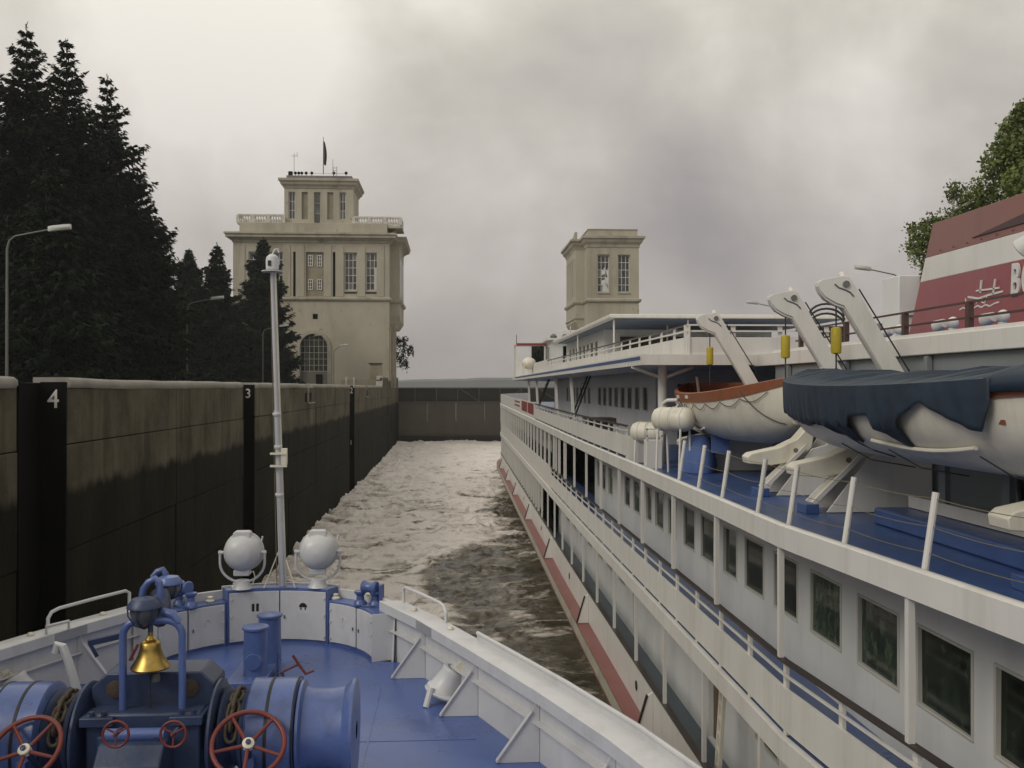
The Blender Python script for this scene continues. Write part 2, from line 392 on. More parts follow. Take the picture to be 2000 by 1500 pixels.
# ------------------------------------------------------------------ lock-wall concrete: dry above the old water line, dark and mossy below it
def concrete():
    m = bpy.data.materials.new('lock_concrete'); m.use_nodes = True
    nt = m.node_tree; N = nt.nodes.new; L = nt.links.new
    b = nt.nodes['Principled BSDF']
    g = N('ShaderNodeNewGeometry'); sp = N('ShaderNodeSeparateXYZ'); L(g.outputs['Position'], sp.inputs[0])
    def noise(scale, detail, stretch, rough=0.6):
        n = N('ShaderNodeTexNoise'); n.inputs['Scale'].default_value = scale; n.inputs['Detail'].default_value = detail; n.inputs['Roughness'].default_value = rough
        mp = N('ShaderNodeMapping'); mp.inputs['Scale'].default_value = stretch
        L(g.outputs['Position'], mp.inputs[0]); L(mp.outputs[0], n.inputs['Vector']); return n.outputs['Fac']
    def ramp(v, a, b_, lo, hi, smooth=False):
        r = N('ShaderNodeMapRange'); r.inputs[1].default_value = a; r.inputs[2].default_value = b_; r.inputs[3].default_value = lo; r.inputs[4].default_value = hi
        if smooth: r.interpolation_type = 'SMOOTHSTEP'
        L(v, r.inputs[0]); return r.outputs[0]
    def mixc(f, a, b_):
        x = N('ShaderNodeMix'); x.data_type = 'RGBA'
        if isinstance(f, float): x.inputs[0].default_value = f
        else: L(f, x.inputs[0])
        for i, c in ((6, a), (7, b_)):
            if isinstance(c, tuple): x.inputs[i].default_value = (*c, 1)
            else: L(c, x.inputs[i])
        return x.outputs[2]
    def math_(op, a, b_):
        x = N('ShaderNodeMath'); x.operation = op
        for i, c in ((0, a), (1, b_)):
            if isinstance(c, (int, float)): x.inputs[i].default_value = c
            else: L(c, x.inputs[i])
        return x.outputs[0]
    dry = mixc(ramp(noise(0.5, 8, (1, 1, 1)), 0.35, 0.68, 0, 1), (0.070, 0.063, 0.044), (0.155, 0.14, 0.10))
    dry = mixc(ramp(noise(1.4, 6, (1, 1, 0.12)), 0.48, 0.75, 0, 0.75), dry, (0.024, 0.021, 0.013))
    dry = mixc(ramp(noise(3.0, 5, (1, 1, 1)), 0.55, 0.8, 0, 0.6), dry, (0.15, 0.13, 0.092))
    wet = mixc(ramp(noise(0.6, 8, (1, 1, 0.5)), 0.35, 0.7, 0, 1), (0.008, 0.0077, 0.0042), (0.022, 0.0205, 0.0105))
    wet = mixc(ramp(noise(1.2, 6, (1, 1, 0.08)), 0.5, 0.75, 0, 0.8), wet, (0.0035, 0.0035, 0.0022))
    z = math_('ADD', sp.outputs['Z'], math_('MULTIPLY', math_('SUBTRACT', noise(0.9, 7, (1, 1, 0.3)), 0.5), 0.9))
    col = mixc(ramp(z, -2.72, -2.36, 1, 0, True), dry, wet)
    L(col, b.inputs['Base Color'])
    b.inputs['Roughness'].default_value = 0.8
    b.inputs['Specular IOR Level'].default_value = 0.1
    bp = N('ShaderNodeBump'); bp.inputs['Strength'].default_value = 0.6; bp.inputs['Distance'].default_value = 0.05
    L(noise(4, 8, (1, 1, 1), 0.7), bp.inputs['Height']); L(bp.outputs[0], b.inputs['Normal'])
    return m
conc = concrete()
XW = -9.5           # face of the left lock wall
XR = 20.5           # face of the right lock wall
def struct(mb, name, m, **k): return mb.build(name, m, kind='structure', **k)
# ground: banks and far land
g = MB()
g.box(-600, -10.35, -30, 900, -1.2, -0.25)
struct(g, 'left_bank', grass)
g = MB(); g.box(21.4, 600, -30, 900, -1.2, -0.25); struct(g, 'right_bank', grass)
g = MB(); g.box(-6000, 6000, -40, 9000, -14.0, -13.0); struct(g, 'ground', grass)
# far wooded shore
g = MB()
rr = random.Random(3)
n = 120
top = [(x, 4.0 + 13 * math.sin(x * 0.0011 + 1.0) ** 2 + 4 * math.sin(x * 0.004) + rr.uniform(-1.2, 1.2)) for x in [(-1500 + i * 3000 / n) for i in range(n + 1)]]
pr = [[(x, 1900, -14), (x, 1900, h * 0.9 + 1), (x, 2080, h * 1.1 + 4), (x, 2300, -14)] for x, h in top]
g.loft(pr, closed=True)
struct(g, 'hills', hillm)
g = MB(); g.box(-1500, 1500, 174, 1950, -13, -6.0); struct(g, 'reservoir_water', mat('reservoir', (0.06, 0.065, 0.06), 0.25, var=0.1, scale=0.05))

# ------------------------------------------------------------------ water in the chamber
def vnoise(x, y, seed=0):
    xi = np.floor(x).astype(np.int64); yi = np.floor(y).astype(np.int64)
    xf = x - xi; yf = y - yi
    u = xf * xf * xf * (xf * (xf * 6 - 15) + 10); v = yf * yf * yf * (yf * (yf * 6 - 15) + 10)
    def h(a, b):
        k = (a * 374761393 + b * 668265263 + seed * 1442695041) & 0x7fffffff
        k = ((k ^ (k >> 13)) * 1274126177) & 0x7fffffff
        return ((k ^ (k >> 16)) & 0xffff) / 65535.0
    a = h(xi, yi); b = h(xi + 1, yi); c = h(xi, yi + 1); d = h(xi + 1, yi + 1)
    return a + (b - a) * u + (c - a) * v + (a - b - c + d) * u * v
def fbm(x, y, o=5, seed=0, gain=0.5, ridged=False):
    s = np.zeros_like(x); a = 1.0; t = 0
    for i in range(o):
        n_ = vnoise(x, y, seed + i * 17)
        if ridged: n_ = 1 - np.abs(2 * n_ - 1)
        s += a * n_; t += a; a *= gain; x = x * 2.03 + 11.3; y = y * 2.03 - 5.1
    return s / t
def make_water():
    xs = np.concatenate([np.arange(XW + 0.01, 5.2, 0.085), np.arange(5.3, XR, 1.0), [XR - 0.01]])
    ds = []; d = 3.0
    while d < 171:
        ds.append(d); d += 0.085 + max(0, (d - 20)) * 0.0017
    ds = np.array(ds + [171.0])
    X, Y = np.meshgrid(xs, ds)
    # domain warp makes eddies; crests run across the chamber
    wx = fbm(X * 0.22, Y * 0.18, 4, 5) - 0.5; wy = fbm(X * 0.22 + 40, Y * 0.18 + 9, 4, 9) - 0.5
    XX = X + 4.5 * wx; YY = Y + 4.5 * wy
    rough = np.clip(0.35 + (Y - 20) / 70, 0.35, 1.0) * (1 - 0.55 * np.clip((X - 1.5) / 2.5, 0, 1) * np.clip((85 - Y) / 40, 0, 1))
    big = fbm(XX * 0.28, YY * 0.33, 3, 21)
    mid = fbm(XX * 0.42, YY * 0.95, 4, 33, 0.55, True)
    fin = fbm(X * 1.7 + 2 * wx, Y * 3.0, 4, 51, 0.58)
    H = rough * (0.75 * (big - 0.5) + 0.62 * (mid - 0.6) + 0.22 * (fin - 0.5))
    H += 0.25 * np.clip((Y - 120) / 50, 0, 1)           # the boil below the gate stands a little higher
    # foam: everywhere far out, in patches and lace nearer, little by the other hull
    edge = -1.5 + 5.2 * np.clip((Y - 44) / 30, 0, 1) + 1.2 * np.sin(Y * 0.21) + 3.5 * (fbm(X * 0.3, Y * 0.22, 4, 71) - 0.5)
    near = np.clip((edge - X) / 1.6 + 0.5, 0, 1)
    near = near * np.clip((Y - 36) / 8 + fbm(X * 0.4, Y * 0.3, 3, 5) - 0.2, 0, 1)
    near = np.maximum(near, np.clip((Y - 92) / 30, 0, 1))
    lace = fbm(XX * 0.85 + 3, YY * 1.9, 6, 77, 0.66)
    lace2 = fbm(XX * 0.42 + 30, YY * 1.0, 5, 123, 0.6, True)
    F = near * 0.60 + (lace - 0.5) * 1.5 + (lace2 - 0.62) * 1.15 + 0.25 + 0.25 * np.clip((Y - 80) / 60, 0, 1)
    F += 0.18 * np.clip((mid - 0.66) * 4, 0, 1) * rough
    F -= 0.35 * np.clip((0.42 - big) * 4, 0, 1) * np.clip((105 - Y) / 30, 0, 1)
    F -= 0.16 * (1 - near)
    m_, n_ = X.shape
    co = np.stack([X, Y, WATER + H], -1).reshape(-1, 3)
    idx = np.arange(m_ * n_).reshape(m_, n_)
    q = np.stack([idx[:-1, :-1], idx[:-1, 1:], idx[1:, 1:], idx[1:, :-1]], -1).reshape(-1, 4)
    me = bpy.data.meshes.new('water')
    me.vertices.add(len(co)); me.vertices.foreach_set('co', co.astype(np.float32).ravel())
    me.loops.add(q.size); me.loops.foreach_set('vertex_index', q.astype(np.int32).ravel())
    me.polygons.add(len(q)); me.polygons.foreach_set('loop_start', np.arange(0, q.size, 4, dtype=np.int32)); me.polygons.foreach_set('loop_total', np.full(len(q), 4, dtype=np.int32))
    me.update(calc_edges=True)
    at = me.attributes.new('foam', 'FLOAT', 'POINT'); at.data.foreach_set('value', F.astype(np.float32).ravel())
    me.shade_smooth()
    m = bpy.data.materials.new('churned_water'); m.use_nodes = True
    nt = m.node_tree; N = nt.nodes.new; L = nt.links.new
    b = nt.nodes['Principled BSDF']
    a = N('ShaderNodeAttribute'); a.attribute_name = 'foam'
    g = N('ShaderNodeNewGeometry')
    def nz(s, d, st=(1, 1, 1), dist=0.0):
        n = N('ShaderNodeTexNoise'); n.inputs['Scale'].default_value = s; n.inputs['Detail'].default_value = d; n.inputs['Roughness'].default_value = 0.65; n.inputs['Distortion'].default_value = dist
        mp = N('ShaderNodeMapping'); mp.inputs['Scale'].default_value = st
        L(g.outputs['Position'], mp.inputs[0]); L(mp.outputs[0], n.inputs['Vector']); return n.outputs['Fac']
    n1 = nz(2.6, 10, (0.8, 1.9, 1), 0.8)
    ad = N('ShaderNodeMath'); ad.operation = 'MULTIPLY_ADD'; ad.inputs[1].default_value = 1.1; L(n1, ad.inputs[0]); L(a.outputs['Fac'], ad.inputs[2])
    r = N('ShaderNodeMapRange'); r.inputs[1].default_value = 0.72; r.inputs[2].default_value = 1.12; L(ad.outputs[0], r.inputs[0])
    fc = N('ShaderNodeMix'); fc.data_type = 'RGBA'; fc.inputs[6].default_value = (0.36, 0.32, 0.265, 1); fc.inputs[7].default_value = (0.76, 0.71, 0.675, 1)
    r2 = N('ShaderNodeMapRange'); r2.inputs[1].default_value = 0.85; r2.inputs[2].default_value = 1.5; L(ad.outputs[0], r2.inputs[0]); L(r2.outputs[0], fc.inputs[0])
    wc = N('ShaderNodeMix'); wc.data_type = 'RGBA'; wc.inputs[6].default_value = (0.040, 0.032, 0.02, 1); wc.inputs[7].default_value = (0.12, 0.10, 0.07, 1)
    r3 = N('ShaderNodeMapRange'); r3.inputs[1].default_value = 0.4; r3.inputs[2].default_value = 0.65; L(nz(0.7, 6), r3.inputs[0]); L(r3.outputs[0], wc.inputs[0])
    mx = N('ShaderNodeMix'); mx.data_type = 'RGBA'; L(r.outputs[0], mx.inputs[0]); L(wc.outputs[2], mx.inputs[6]); L(fc.outputs[2], mx.inputs[7]); L(mx.outputs[2], b.inputs['Base Color'])
    ro = N('ShaderNodeMapRange'); ro.inputs[3].default_value = 0.12; ro.inputs[4].default_value = 0.9; L(r.outputs[0], ro.inputs[0]); L(ro.outputs[0], b.inputs['Roughness'])
    sp_ = N('ShaderNodeMapRange'); sp_.inputs[3].default_value = 0.45; sp_.inputs[4].default_value = 0.1; L(r.outputs[0], sp_.inputs[0]); L(sp_.outputs[0], b.inputs['Specular IOR Level'])
    bp = N('ShaderNodeBump'); bp.inputs['Strength'].default_value = 0.55; bp.inputs['Distance'].default_value = 0.08; L(nz(3.5, 8, (1, 1.5, 1), 0.6), bp.inputs['Height']); L(bp.outputs[0], b.inputs['Normal'])
    me.materials.append(m)
    o = bpy.data.objects.new('water', me); COL.objects.link(o); o['kind'] = 'structure'
make_water()

# ------------------------------------------------------------------ left lock wall
joint_m = mat('joint_filling', (0.010, 0.009, 0.006), 0.9, var=0.3, scale=2, spec=0.1)
lw = thing('lock_wall', (XW, 60, WATER), 'tall concrete lock chamber wall, dark and wet below, white coping, on the left', 'wall')
mb = MB()
for a, b in ((-20, 22.1), (24.8, 45.2), (47.7, 91.2), (95.4, 132.6)): mb.box(XW - 0.8, XW - 0.10, a, b, WATER - 1, 0.0)
mb.box(XW - 0.8, XW - 0.10, 132.6, 172, WATER - 1, 1.05); mb.build('wall_core', joint_m, lw)
cols = [(-8, 5.5), (5.53, 14.0), (14.03, 22.1), (24.8, 34.4), (34.45, 45.2), (47.7, 57.6), (57.66, 69.0), (69.06, 80.5), (80.57, 91.2), (95.4, 99.5), (99.6, 115.7), (115.8, 132.5), (132.6, 144.6), (145.0, 152.4), (152.5, 171.6)]
rows = [(-1.395, 0.0), (-4.0, -1.42), (-6.5, -4.02), (WATER - 0.6, -6.52)]
for a, b in cols:
    tz = 0.0 if a < 132 else (1.35 if a < 145 else (1.0 if a < 152 else 1.5))
    for i, (z0, z1) in enumerate(rows):
        z1 = tz if i == 0 else z1
        j = random.uniform(-0.02, 0.02)
        # a niche (recess for a lamp / hook) breaks the top row in two places
        q = MB()
        if i == 0 and a == 57.66:
            q.wall((XW + j, a, z0), (0, 1, 0), (0, 0, 1), (0, b - a), (0, z1 - z0), [(6.2 - 0, 9.3, 0.45, 1.05)], (-0.6, 0, 0))
            q.box(XW - 0.62, XW - 0.55, a + 6, a + 9.5, z0 + 0.3, z0 + 1.2)
        elif i == 0 and a == 99.6:
            q.wall((XW + j, a, z0), (0, 1, 0), (0, 0, 1), (0, b - a), (0, z1 - z0), [(8.0, 11.0, 0.5, 1.05)], (-0.6, 0, 0))
            q.box(XW - 0.62, XW - 0.55, a + 7.5, a + 11.5, z0 + 0.3, z0 + 1.2)
        else:
            q.box(XW - 0.3, XW + j, a, b, z0, z1)
        q.build('concrete_panel', conc, lw, smooth=0, bevel=0.02)
# coping: rounded, white-washed, broken at the slots
def coping(a, b, z):
    seg = []
    for k in range(int((b - a) / 1.2) + 2):
        y = min(b, a + k * 1.2)
        dz = random.uniform(-0.02, 0.02); dx = random.uniform(-0.015, 0.015)
        seg.append([(XW + dx + px, y, z + pz + dz) for px, pz in ((-0.85, 0.0), (0.02, -0.02), (0.07, 0.06), (0.05, 0.16), (-0.03, 0.225), (-0.2, 0.24), (-0.85, 0.24))])
    MB().loft(seg).build('coping', coping_m, lw, smooth=50)
for a, b in ((-8, 14), (14.05, 22.0), (24.9, 45.0), (47.8, 64.0), (67, 91.0), (95.6, 108.5), (110.3, 132.4), (133.2, 144.5), (145.1, 152.3), (152.6, 171.5)):
    tz = 0.0 if a < 132 else (1.35 if a < 145 else (1.0 if a < 152 else 1.5))
    coping(a, b, tz)
mb = MB(); mb.prism([(132.2, 0.0), (133.2, 1.35), (133.2, 1.6), (132.0, 0.24)], lambda y, z: (XW - 0.8, y, z), lambda y, z: (XW + 0.06, y, z)); mb.build('coping', coping_m, lw)
# tarred mooring slots with their numbers
for a, b, t, ty in ((22.1, 24.8, '4', 24.0), (45.2, 47.7, '3', 46.6), (91.2, 95.4, '2', 92.6)):
    mb = MB()
    mb.box(XW - 0.85, XW - 0.60, a, b, WATER - 0.8, 0.12)
    mb.box(XW - 0.6, XW + 0.03, a + 0.003, a + 0.10, WATER - 0.8, 0.14); mb.box(XW - 0.6, XW + 0.03, b - 0.10, b - 0.003, WATER - 0.8, 0.14)
    s_ = mb.build('mooring_slot', slot_m, lw, bevel=0.02)
    text('number', t, numwhite, s_, (XW - 0.27, b - 0.106, -0.30), (1, 0, 0), (0, 0, 1), {'4': 0.64, '3': 0.62, '2': 0.80}[t], 0.004, bold=0.004, sx=0.9 if t != '2' else 0.75)
    if t == '2': text('number', '1', numwhite, s_, (XW - 0.3, b - 0.106, -5.3), (1, 0, 0), (0, 0, 1), 0.6, 0.004)
# hook brackets with lamp shelves at the two niches
for y, in ((66.6,), (109.3,)):
    mb = MB(); mb.box(XW - 0.05, XW + 0.06, y - 1.6, y - 1.3, -0.95, 0.28); mb.box(XW - 0.5, XW + 0.10, y - 1.5, y + 1.3, -1.06, -0.97)
    mb.build('niche_bracket', coping_m, lw)
mb = MB()
for k in range(22): mb.box(XW - 0.06, XW + 0.04, 144.62, 144.98, WATER + k * 0.5, WATER + k * 0.5 + 0.06)
mb.build('ladder', slot_m, lw)
# right lock wall (behind the other ship)
rw = thing('lock_wall', (XR, 60, WATER), 'opposite concrete lock wall hidden behind the white passenger ship', 'wall')
MB().box(XR, XR + 0.95, -20, 172, WATER - 1, 0.0).build('wall_core', conc, rw)
MB().box(XR - 0.05, XR + 0.95, -20, 172, 0.003, 0.24).build('coping', coping_m, rw, bevel=0.06)

# ------------------------------------------------------------------ lock gate across the far end
GY = 171.5
lg = thing('lock_gate', (5.5, GY, WATER), 'closed steel lock gate with a dark walkway truss on top', 'lock gate')
for i in range(6):
    x0 = XW + i * 5.0
    MB().box(x0 + 0.02, x0 + 4.98, GY, GY + 0.5, -8.4, -2.6).build('gate_plate', gate_m, lg, smooth=0, bevel=0.03)
MB().box(XW, XR, GY + 0.05, GY + 0.6, WATER - 1, -8.42).build('sill_beam', gatedark, lg)
MB().box(XW, XR, GY - 0.15, GY + 0.4, -8.15, -7.85).build('rubbing_beam', gate_m, lg)
MB().box(XW, XR, GY + 0.6, GY + 1.0, -2.6, -0.1).build('walkway_dark_gap', gatedark, lg)  # dark sheet stands in for the dark open gap behind the truss
MB().box(XW, XR, GY - 0.2, GY + 1.2, -2.62, -2.42).build('walkway_floor', gate_m, lg)
MB().box(XW, XR, GY - 0.1, GY + 0.1, -0.16, 0.02).build('top_rail', gatepost, lg)
for i in range(8):
    x = XW + 2.9 + i * 3.7
    MB().box(x - 0.07, x + 0.07, GY - 0.08, GY + 0.06, -2.4, -0.16).build('truss_post', gatepost, lg)
for x0, x1, f in ((1.2, 4.6, 0), (8.6, 12.0, 1), (15, 18.4, 0)):
    MB().bar((x0, GY, -0.2 if not f else -2.4), (x1, GY, -2.4 if not f else -0.2), 0.12, 0.14).build('truss_diagonal', gatepost, lg)

# ------------------------------------------------------------------ lock towers
def sash(p, x0, x1, z0, z1, y, nx, nz, t=0.12, m=whitesash, pm=glass2):
    """recessed window in a wall facing the camera: frame with bars and single panes"""
    fr = MB()
    fr.box(x0, x0 + t, y, y + 0.1, z0, z1); fr.box(x1 - t, x1, y, y + 0.1, z0, z1)
    fr.box(x0, x1, y + 0.002, y + 0.102, z0, z0 + t); fr.box(x0, x1, y + 0.002, y + 0.102, z1 - t, z1)
    for i in range(1, nx):
        x = x0 + (x1 - x0) * i / nx; fr.box(x - t * 0.35, x + t * 0.35, y + 0.01, y + 0.09, z0, z1)
    for i in range(1, nz):
        z = z0 + (z1 - z0) * i / nz; fr.box(x0, x1, y + 0.014, y + 0.086, z - t * 0.35, z + t * 0.35)
    w_ = fr.build('window', m, p)
    for i in range(nx):
        for k in range(nz):
            a, b = x0 + (x1 - x0) * i / nx, x0 + (x1 - x0) * (i + 1) / nx
            c, d = z0 + (z1 - z0) * k / nz, z0 + (z1 - z0) * (k + 1) / nz
            tl = random.uniform(-0.02, 0.02); tl2 = random.uniform(-0.02, 0.02)
            MB().quad((a, y + 0.05 - tl - tl2, c), (b, y + 0.05 + tl - tl2, c), (b, y + 0.05 + tl + tl2, d), (a, y + 0.05 - tl + tl2, d)).build('pane', pm, w_, recalc=False)
    return w_
def cornice(p, x0, x1, y0, y1, prof, name='cornice', m=stucco2):
    """moulding that runs round a block: profile of (overhang, z)"""
    secs = [[(x0 - o, y0 - o, z), (x1 + o, y0 - o, z), (x1 + o, y1 + o, z), (x0 - o, y1 + o, z)] for o, z in prof]
    return MB().loft(secs).build(name, m, p, smooth=20)
TY = 148.0
tl = thing('lock_tower', (-21, TY, -0.25), 'broad three-tier beige lock tower with balustrade and flag behind the spruces', 'tower')
X0, X1 = -32.6, -9.56
TYB = TY + 19
cx = -20.75
# ground storey with arched opening
ax, aw, az0, asp = -20.75, 2.05, -0.2, 6.0
mb = MB()
mb.wall((0, TY, 0), (1, 0, 0), (0, 0, 1), (X0, X1), (-0.3, 12.9), [(ax - aw, ax + aw, az0, asp + aw), (-20.9, -20.15, 10.2, 11.0)], (0, 0.55, 0))
# fill the spandrels so that the opening is a round arch
K = 12
for sgn in (-1, 1):
    pts = [(ax + sgn * aw * math.cos(math.pi / 2 * k / K), asp + aw * math.sin(math.pi / 2 * k / K)) for k in range(K + 1)]
    for k in range(K):
        a, b = pts[k], pts[k + 1]
        mb.quad((a[0], TY + 0.001, a[1]), (b[0], TY + 0.001, b[1]), (b[0], TY + 0.001, asp + aw + 0.001), (a[0], TY + 0.001, asp + aw + 0.001))
        mb.quad((a[0], TY, a[1]), (b[0], TY, b[1]), (b[0], TY + 0.55, b[1]), (a[0], TY + 0.55, a[1]))
mb.add([(X0, TY, -0.3), (X0, TYB, -0.3), (X0, TYB, 12.9), (X0, TY, 12.9)], [(0, 1, 2, 3)])
mb.add([(X1, TY, -0.3), (X1, TYB, -0.3), (X1, TYB, 12.9), (X1, TY, 12.9)], [(0, 1, 2, 3)])
mb.add([(X0, TYB, -0.3), (X1, TYB, -0.3), (X1, TYB, 12.9), (X0, TYB, 12.9)], [(0, 1, 2, 3)])
mb.build('ground_storey_wall', stucco, tl, smooth=0, recalc=False)
MB().box(-20.95, -20.1, TY + 0.3, TY + 0.4, 10.1, 11.1).build('vent', slot_m, tl)
# arch surround
K = 16; sec = []
path = [(ax - aw, az0)] + [(ax - aw * math.cos(math.pi * k / K), asp + aw * math.sin(math.pi * k / K)) for k in range(K + 1)] + [(ax + aw, az0)]
for i, (x, z) in enumerate(path):
    nx_ = -1 if i == 0 else (1 if i == len(path) - 1 else -math.cos(math.pi * (i - 1) / K)); nz_ = 0 if i in (0, len(path) - 1) else math.sin(math.pi * (i - 1) / K)
    sec.append([(x, TY - 0.14, z), (x + nx_ * 0.55, TY - 0.14, z + nz_ * 0.55), (x + nx_ * 0.55, TY + 0.05, z + nz_ * 0.55), (x, TY + 0.05, z)])
MB().loft(sec).build('arch_surround', stucco2, tl, smooth=0)
dr = MB().box(ax - aw, ax + aw, TY + 0.5, TY + 0.62, az0, 2.4).build('door', woodgate, tl)
MB().box(ax + 0.25, ax + 1.25, TY + 0.44, TY + 0.49, az0, 2.0).build('wicket', slot_m, dr)
sash(tl, ax - aw, ax + aw, 2.4, asp + aw, TY + 0.45, 6, 6, 0.11, mat('arch_bars', (0.30, 0.29, 0.24), 0.7), mat('arch_glass', (0.035, 0.037, 0.03), 0.2, var=0.6, scale=0.8))
# string course
cornice(tl, X0, X1, TY, TYB, [(0.0, 12.9), (0.18, 12.95), (0.34, 13.15), (0.34, 13.4), (0.12, 13.5), (0.0, 13.55)], 'string_course')
# upper storey with deep windows
wz0, wz1 = 14.0, 20.2
def px2x(px): return at_y(px, 500, TY).x
wins = [(px2x(672.5), px2x(697)), (px2x(714.5), px2x(739))]
wins += [(2 * cx - b, 2 * cx - a) for a, b in wins]
ctr = (px2x(597), px2x(632))
slots = [(px2x(572.5), px2x(577.5)), (px2x(650), px2x(655))]
holes = [(a, b, wz0, wz1) for a, b in wins] + [(ctr[0], ctr[1], 13.56, wz1)] + [(a, b, 13.56, wz1 + 0.05) for a, b in slots]
mb = MB(); mb.wall((0, TY, 0), (1, 0, 0), (0, 0, 1), (X0, X1), (13.55, 22.2), holes, (0, 0.6, 0))
for x in (X0, X1): mb.add([(x, TY, 13.55), (x, TYB, 13.55), (x, TYB, 22.2), (x, TY, 22.2)], [(0, 1, 2, 3)])
mb.add([(X0, TYB, 13.55), (X1, TYB, 13.55), (X1, TYB, 22.2), (X0, TYB, 22.2)], [(0, 1, 2, 3)])
mb.build('upper_storey_wall', stucco, tl, smooth=0, recalc=False)
for a, b in wins:
    sash(tl, a, b, wz0 + 0.55, wz1, TY + 0.42, 3, 5, 0.13)
    MB().box(a + 0.01, b - 0.01, TY - 0.12, TY + 0.5, wz0 + 0.3, wz0 + 0.52).build('window_sill', stucco2, tl)
    MB().box(a + 0.01, b - 0.01, TY + 0.35, TY + 0.5, wz0, wz0 + 0.3).build('window_apron', blindpanel, tl)
MB().box(ctr[0], ctr[1], TY + 0.35, TY + 0.58, 13.56, wz1).build('blind_panel', blindpanel, tl)
for zz0, zz1 in ((18.1, 19.8), (14.6, 16.2)):
    for fx in (0.12, 0.62):
        a = ctr[0] + fx * (ctr[1] - ctr[0]); sash(tl, a, a + 0.72, zz0, zz1, TY + 0.24, 2, 3, 0.12)
for a, b in slots: MB().box(a, b, TY + 0.3, TY + 0.4, 13.56, wz1).build('slot_back', slot_m, tl)
for x in (X0 + 1.2, px2x(560), px2x(587), px2x(640), px2x(664), px2x(706), X1 - 1.3):
    MB().box(x - 0.55, x + 0.55, TY - 0.1, TY, 13.57, 21.2).build('pilaster', stucco, tl, bevel=0.02)
cornice(tl, X0, X1, TY, TYB, [(0.0, 21.6), (0.12, 21.6), (0.2, 21.9), (0.7, 22.2), (0.95, 22.3), (0.95, 22.6), (1.15, 22.75), (1.15, 23.0), (0.2, 23.1)], 'cornice')
MB().box(X0 + 0.9, X1 - 0.3, TY + 0.1, TYB - 0.5, 23.1, 24.6).build('attic', stucco, tl, bevel=0.05)
# balustrade on the roof terrace
def balustrade(x0, x1, y, z, dirx=True, n=12):
    q = MB()
    P = (lambda t, dz: (x0 + (x1 - x0) * t, y, z + dz)) if dirx else (lambda t, dz: (x0, y + (x1 - y) * t, z + dz))
    a, b = P(0, 1.32), P(1, 1.32)
    q.bar(a, b, 0.34, 0.22); q.bar(P(0, 0.1), P(1, 0.1), 0.34, 0.2)
    q.build('balustrade_rail', balu, tl)
    for i in range(n + 1):
        p = P(i / n, 0.2)
        if i % 6 == 0: MB().box(p[0] - 0.24, p[0] + 0.24, p[1] - 0.2, p[1] + 0.2, z + 0.2, z + 1.24).build('balustrade_pier', balu, tl)
        else: MB().lathe([(0.12, 0), (0.17, 0.12), (0.2, 0.35), (0.1, 0.62), (0.09, 0.78), (0.15, 0.9), (0.15, 1.02)], p, (0, 0, 1), 8).build('baluster', balu, tl)
zb = 24.45
balustrade(X0 + 0.6, -25.3, TY + 0.6, zb, True, 18)
balustrade(-14.9, -7.9, TY + 0.6, zb - 0.2, True, 18)
balustrade(-7.9, TY + 4.5, TY + 0.9, zb - 0.2, False, 6)
balustrade(X0 + 0.6, TYB - 2, TY + 0.9, zb, False, 18)
# top storey
U0, U1, UY, UB = -25.3, -15.0, TY + 1.2, TY + 9.5
tz0, tz1 = 24.6, 30.6
holes = []
tw = [(563.5, 576.5), (589, 601), (613, 626), (639, 651), (663, 675.5)]
for a, b in tw: holes.append((at_y(a, 400, UY).x, at_y(b, 400, UY).x, 25.3 if a != 613 else 24.61, 29.4))
mb = MB(); mb.wall((0, UY, 0), (1, 0, 0), (0, 0, 1), (U0, U1), (tz0, tz1), holes, (0, 0.5, 0))
for x in (U0, U1): mb.add([(x, UY, tz0), (x, UB, tz0), (x, UB, tz1), (x, UY, tz1)], [(0, 1, 2, 3)])
mb.add([(U0, UB, tz0), (U1, UB, tz0), (U1, UB, tz1), (U0, UB, tz1)], [(0, 1, 2, 3)])
mb.build('top_storey_wall', stucco, tl, smooth=0, recalc=False)
for i, h in enumerate(holes):
    if i in (1, 3): MB().box(h[0], h[1], UY + 0.3, UY + 0.4, h[2], h[3]).build('blind_window', blindpanel, tl)
    else: sash(tl, h[0], h[1], h[2], h[3], UY + 0.3, 1 if i == 2 else 2, 3, 0.12, stucco2 if i == 2 else whitesash, glass2)
cornice(tl, U0, U1, UY, UB, [(0.0, 29.9), (0.1, 29.95), (0.2, 30.2), (0.5, 30.5), (0.58, 30.8), (0.8, 31.0), (0.8, 31.35), (0.1, 31.5)], 'top_cornice')
MB().box(U0 + 0.25, U1 - 0.25, UY + 0.3, UB - 0.3, 31.5, 31.95).build('roof_parapet', mat('roof_lead', (0.16, 0.15, 0.15), 0.7, var=0.2), tl, bevel=0.04)
# bay hanging over the chamber
BY0, BY1 = TY + 3.5, TY + 16
MB().box(X1 - 0.2, -8.2, BY0, BY1, 11.0, 22.2).build('bay', stucco, tl, smooth=0)
MB().prism([(-9.6, 9.3), (-8.9, 9.3), (-8.2, 10.3), (-8.2, 10.999), (-9.6, 10.999)], lambda x, z: (x, BY0, z), lambda x, z: (x, BY1, z)).build('bay_console', stucco2, tl, smooth=0)
cornice(tl, X1 - 0.2, -8.2, BY0, BY1, [(0.02, 12.9), (0.2, 12.95), (0.34, 13.15), (0.34, 13.4), (0.02, 13.5)], 'bay_string_course')
cornice(tl, X1 - 0.2, -8.2, BY0, BY1, [(0.02, 21.6), (0.2, 21.9), (0.7, 22.2), (0.95, 22.3), (0.95, 22.6), (1.1, 22.75), (1.1, 23.0), (0.02, 23.1)], 'bay_cornice')
for k in range(3):
    y = BY0 + 1.6 + k * 3.8
    MB().box(-8.25, -8.17, y, y + 1.6, 14.2, 20.0).build('bay_window', glass2, tl)
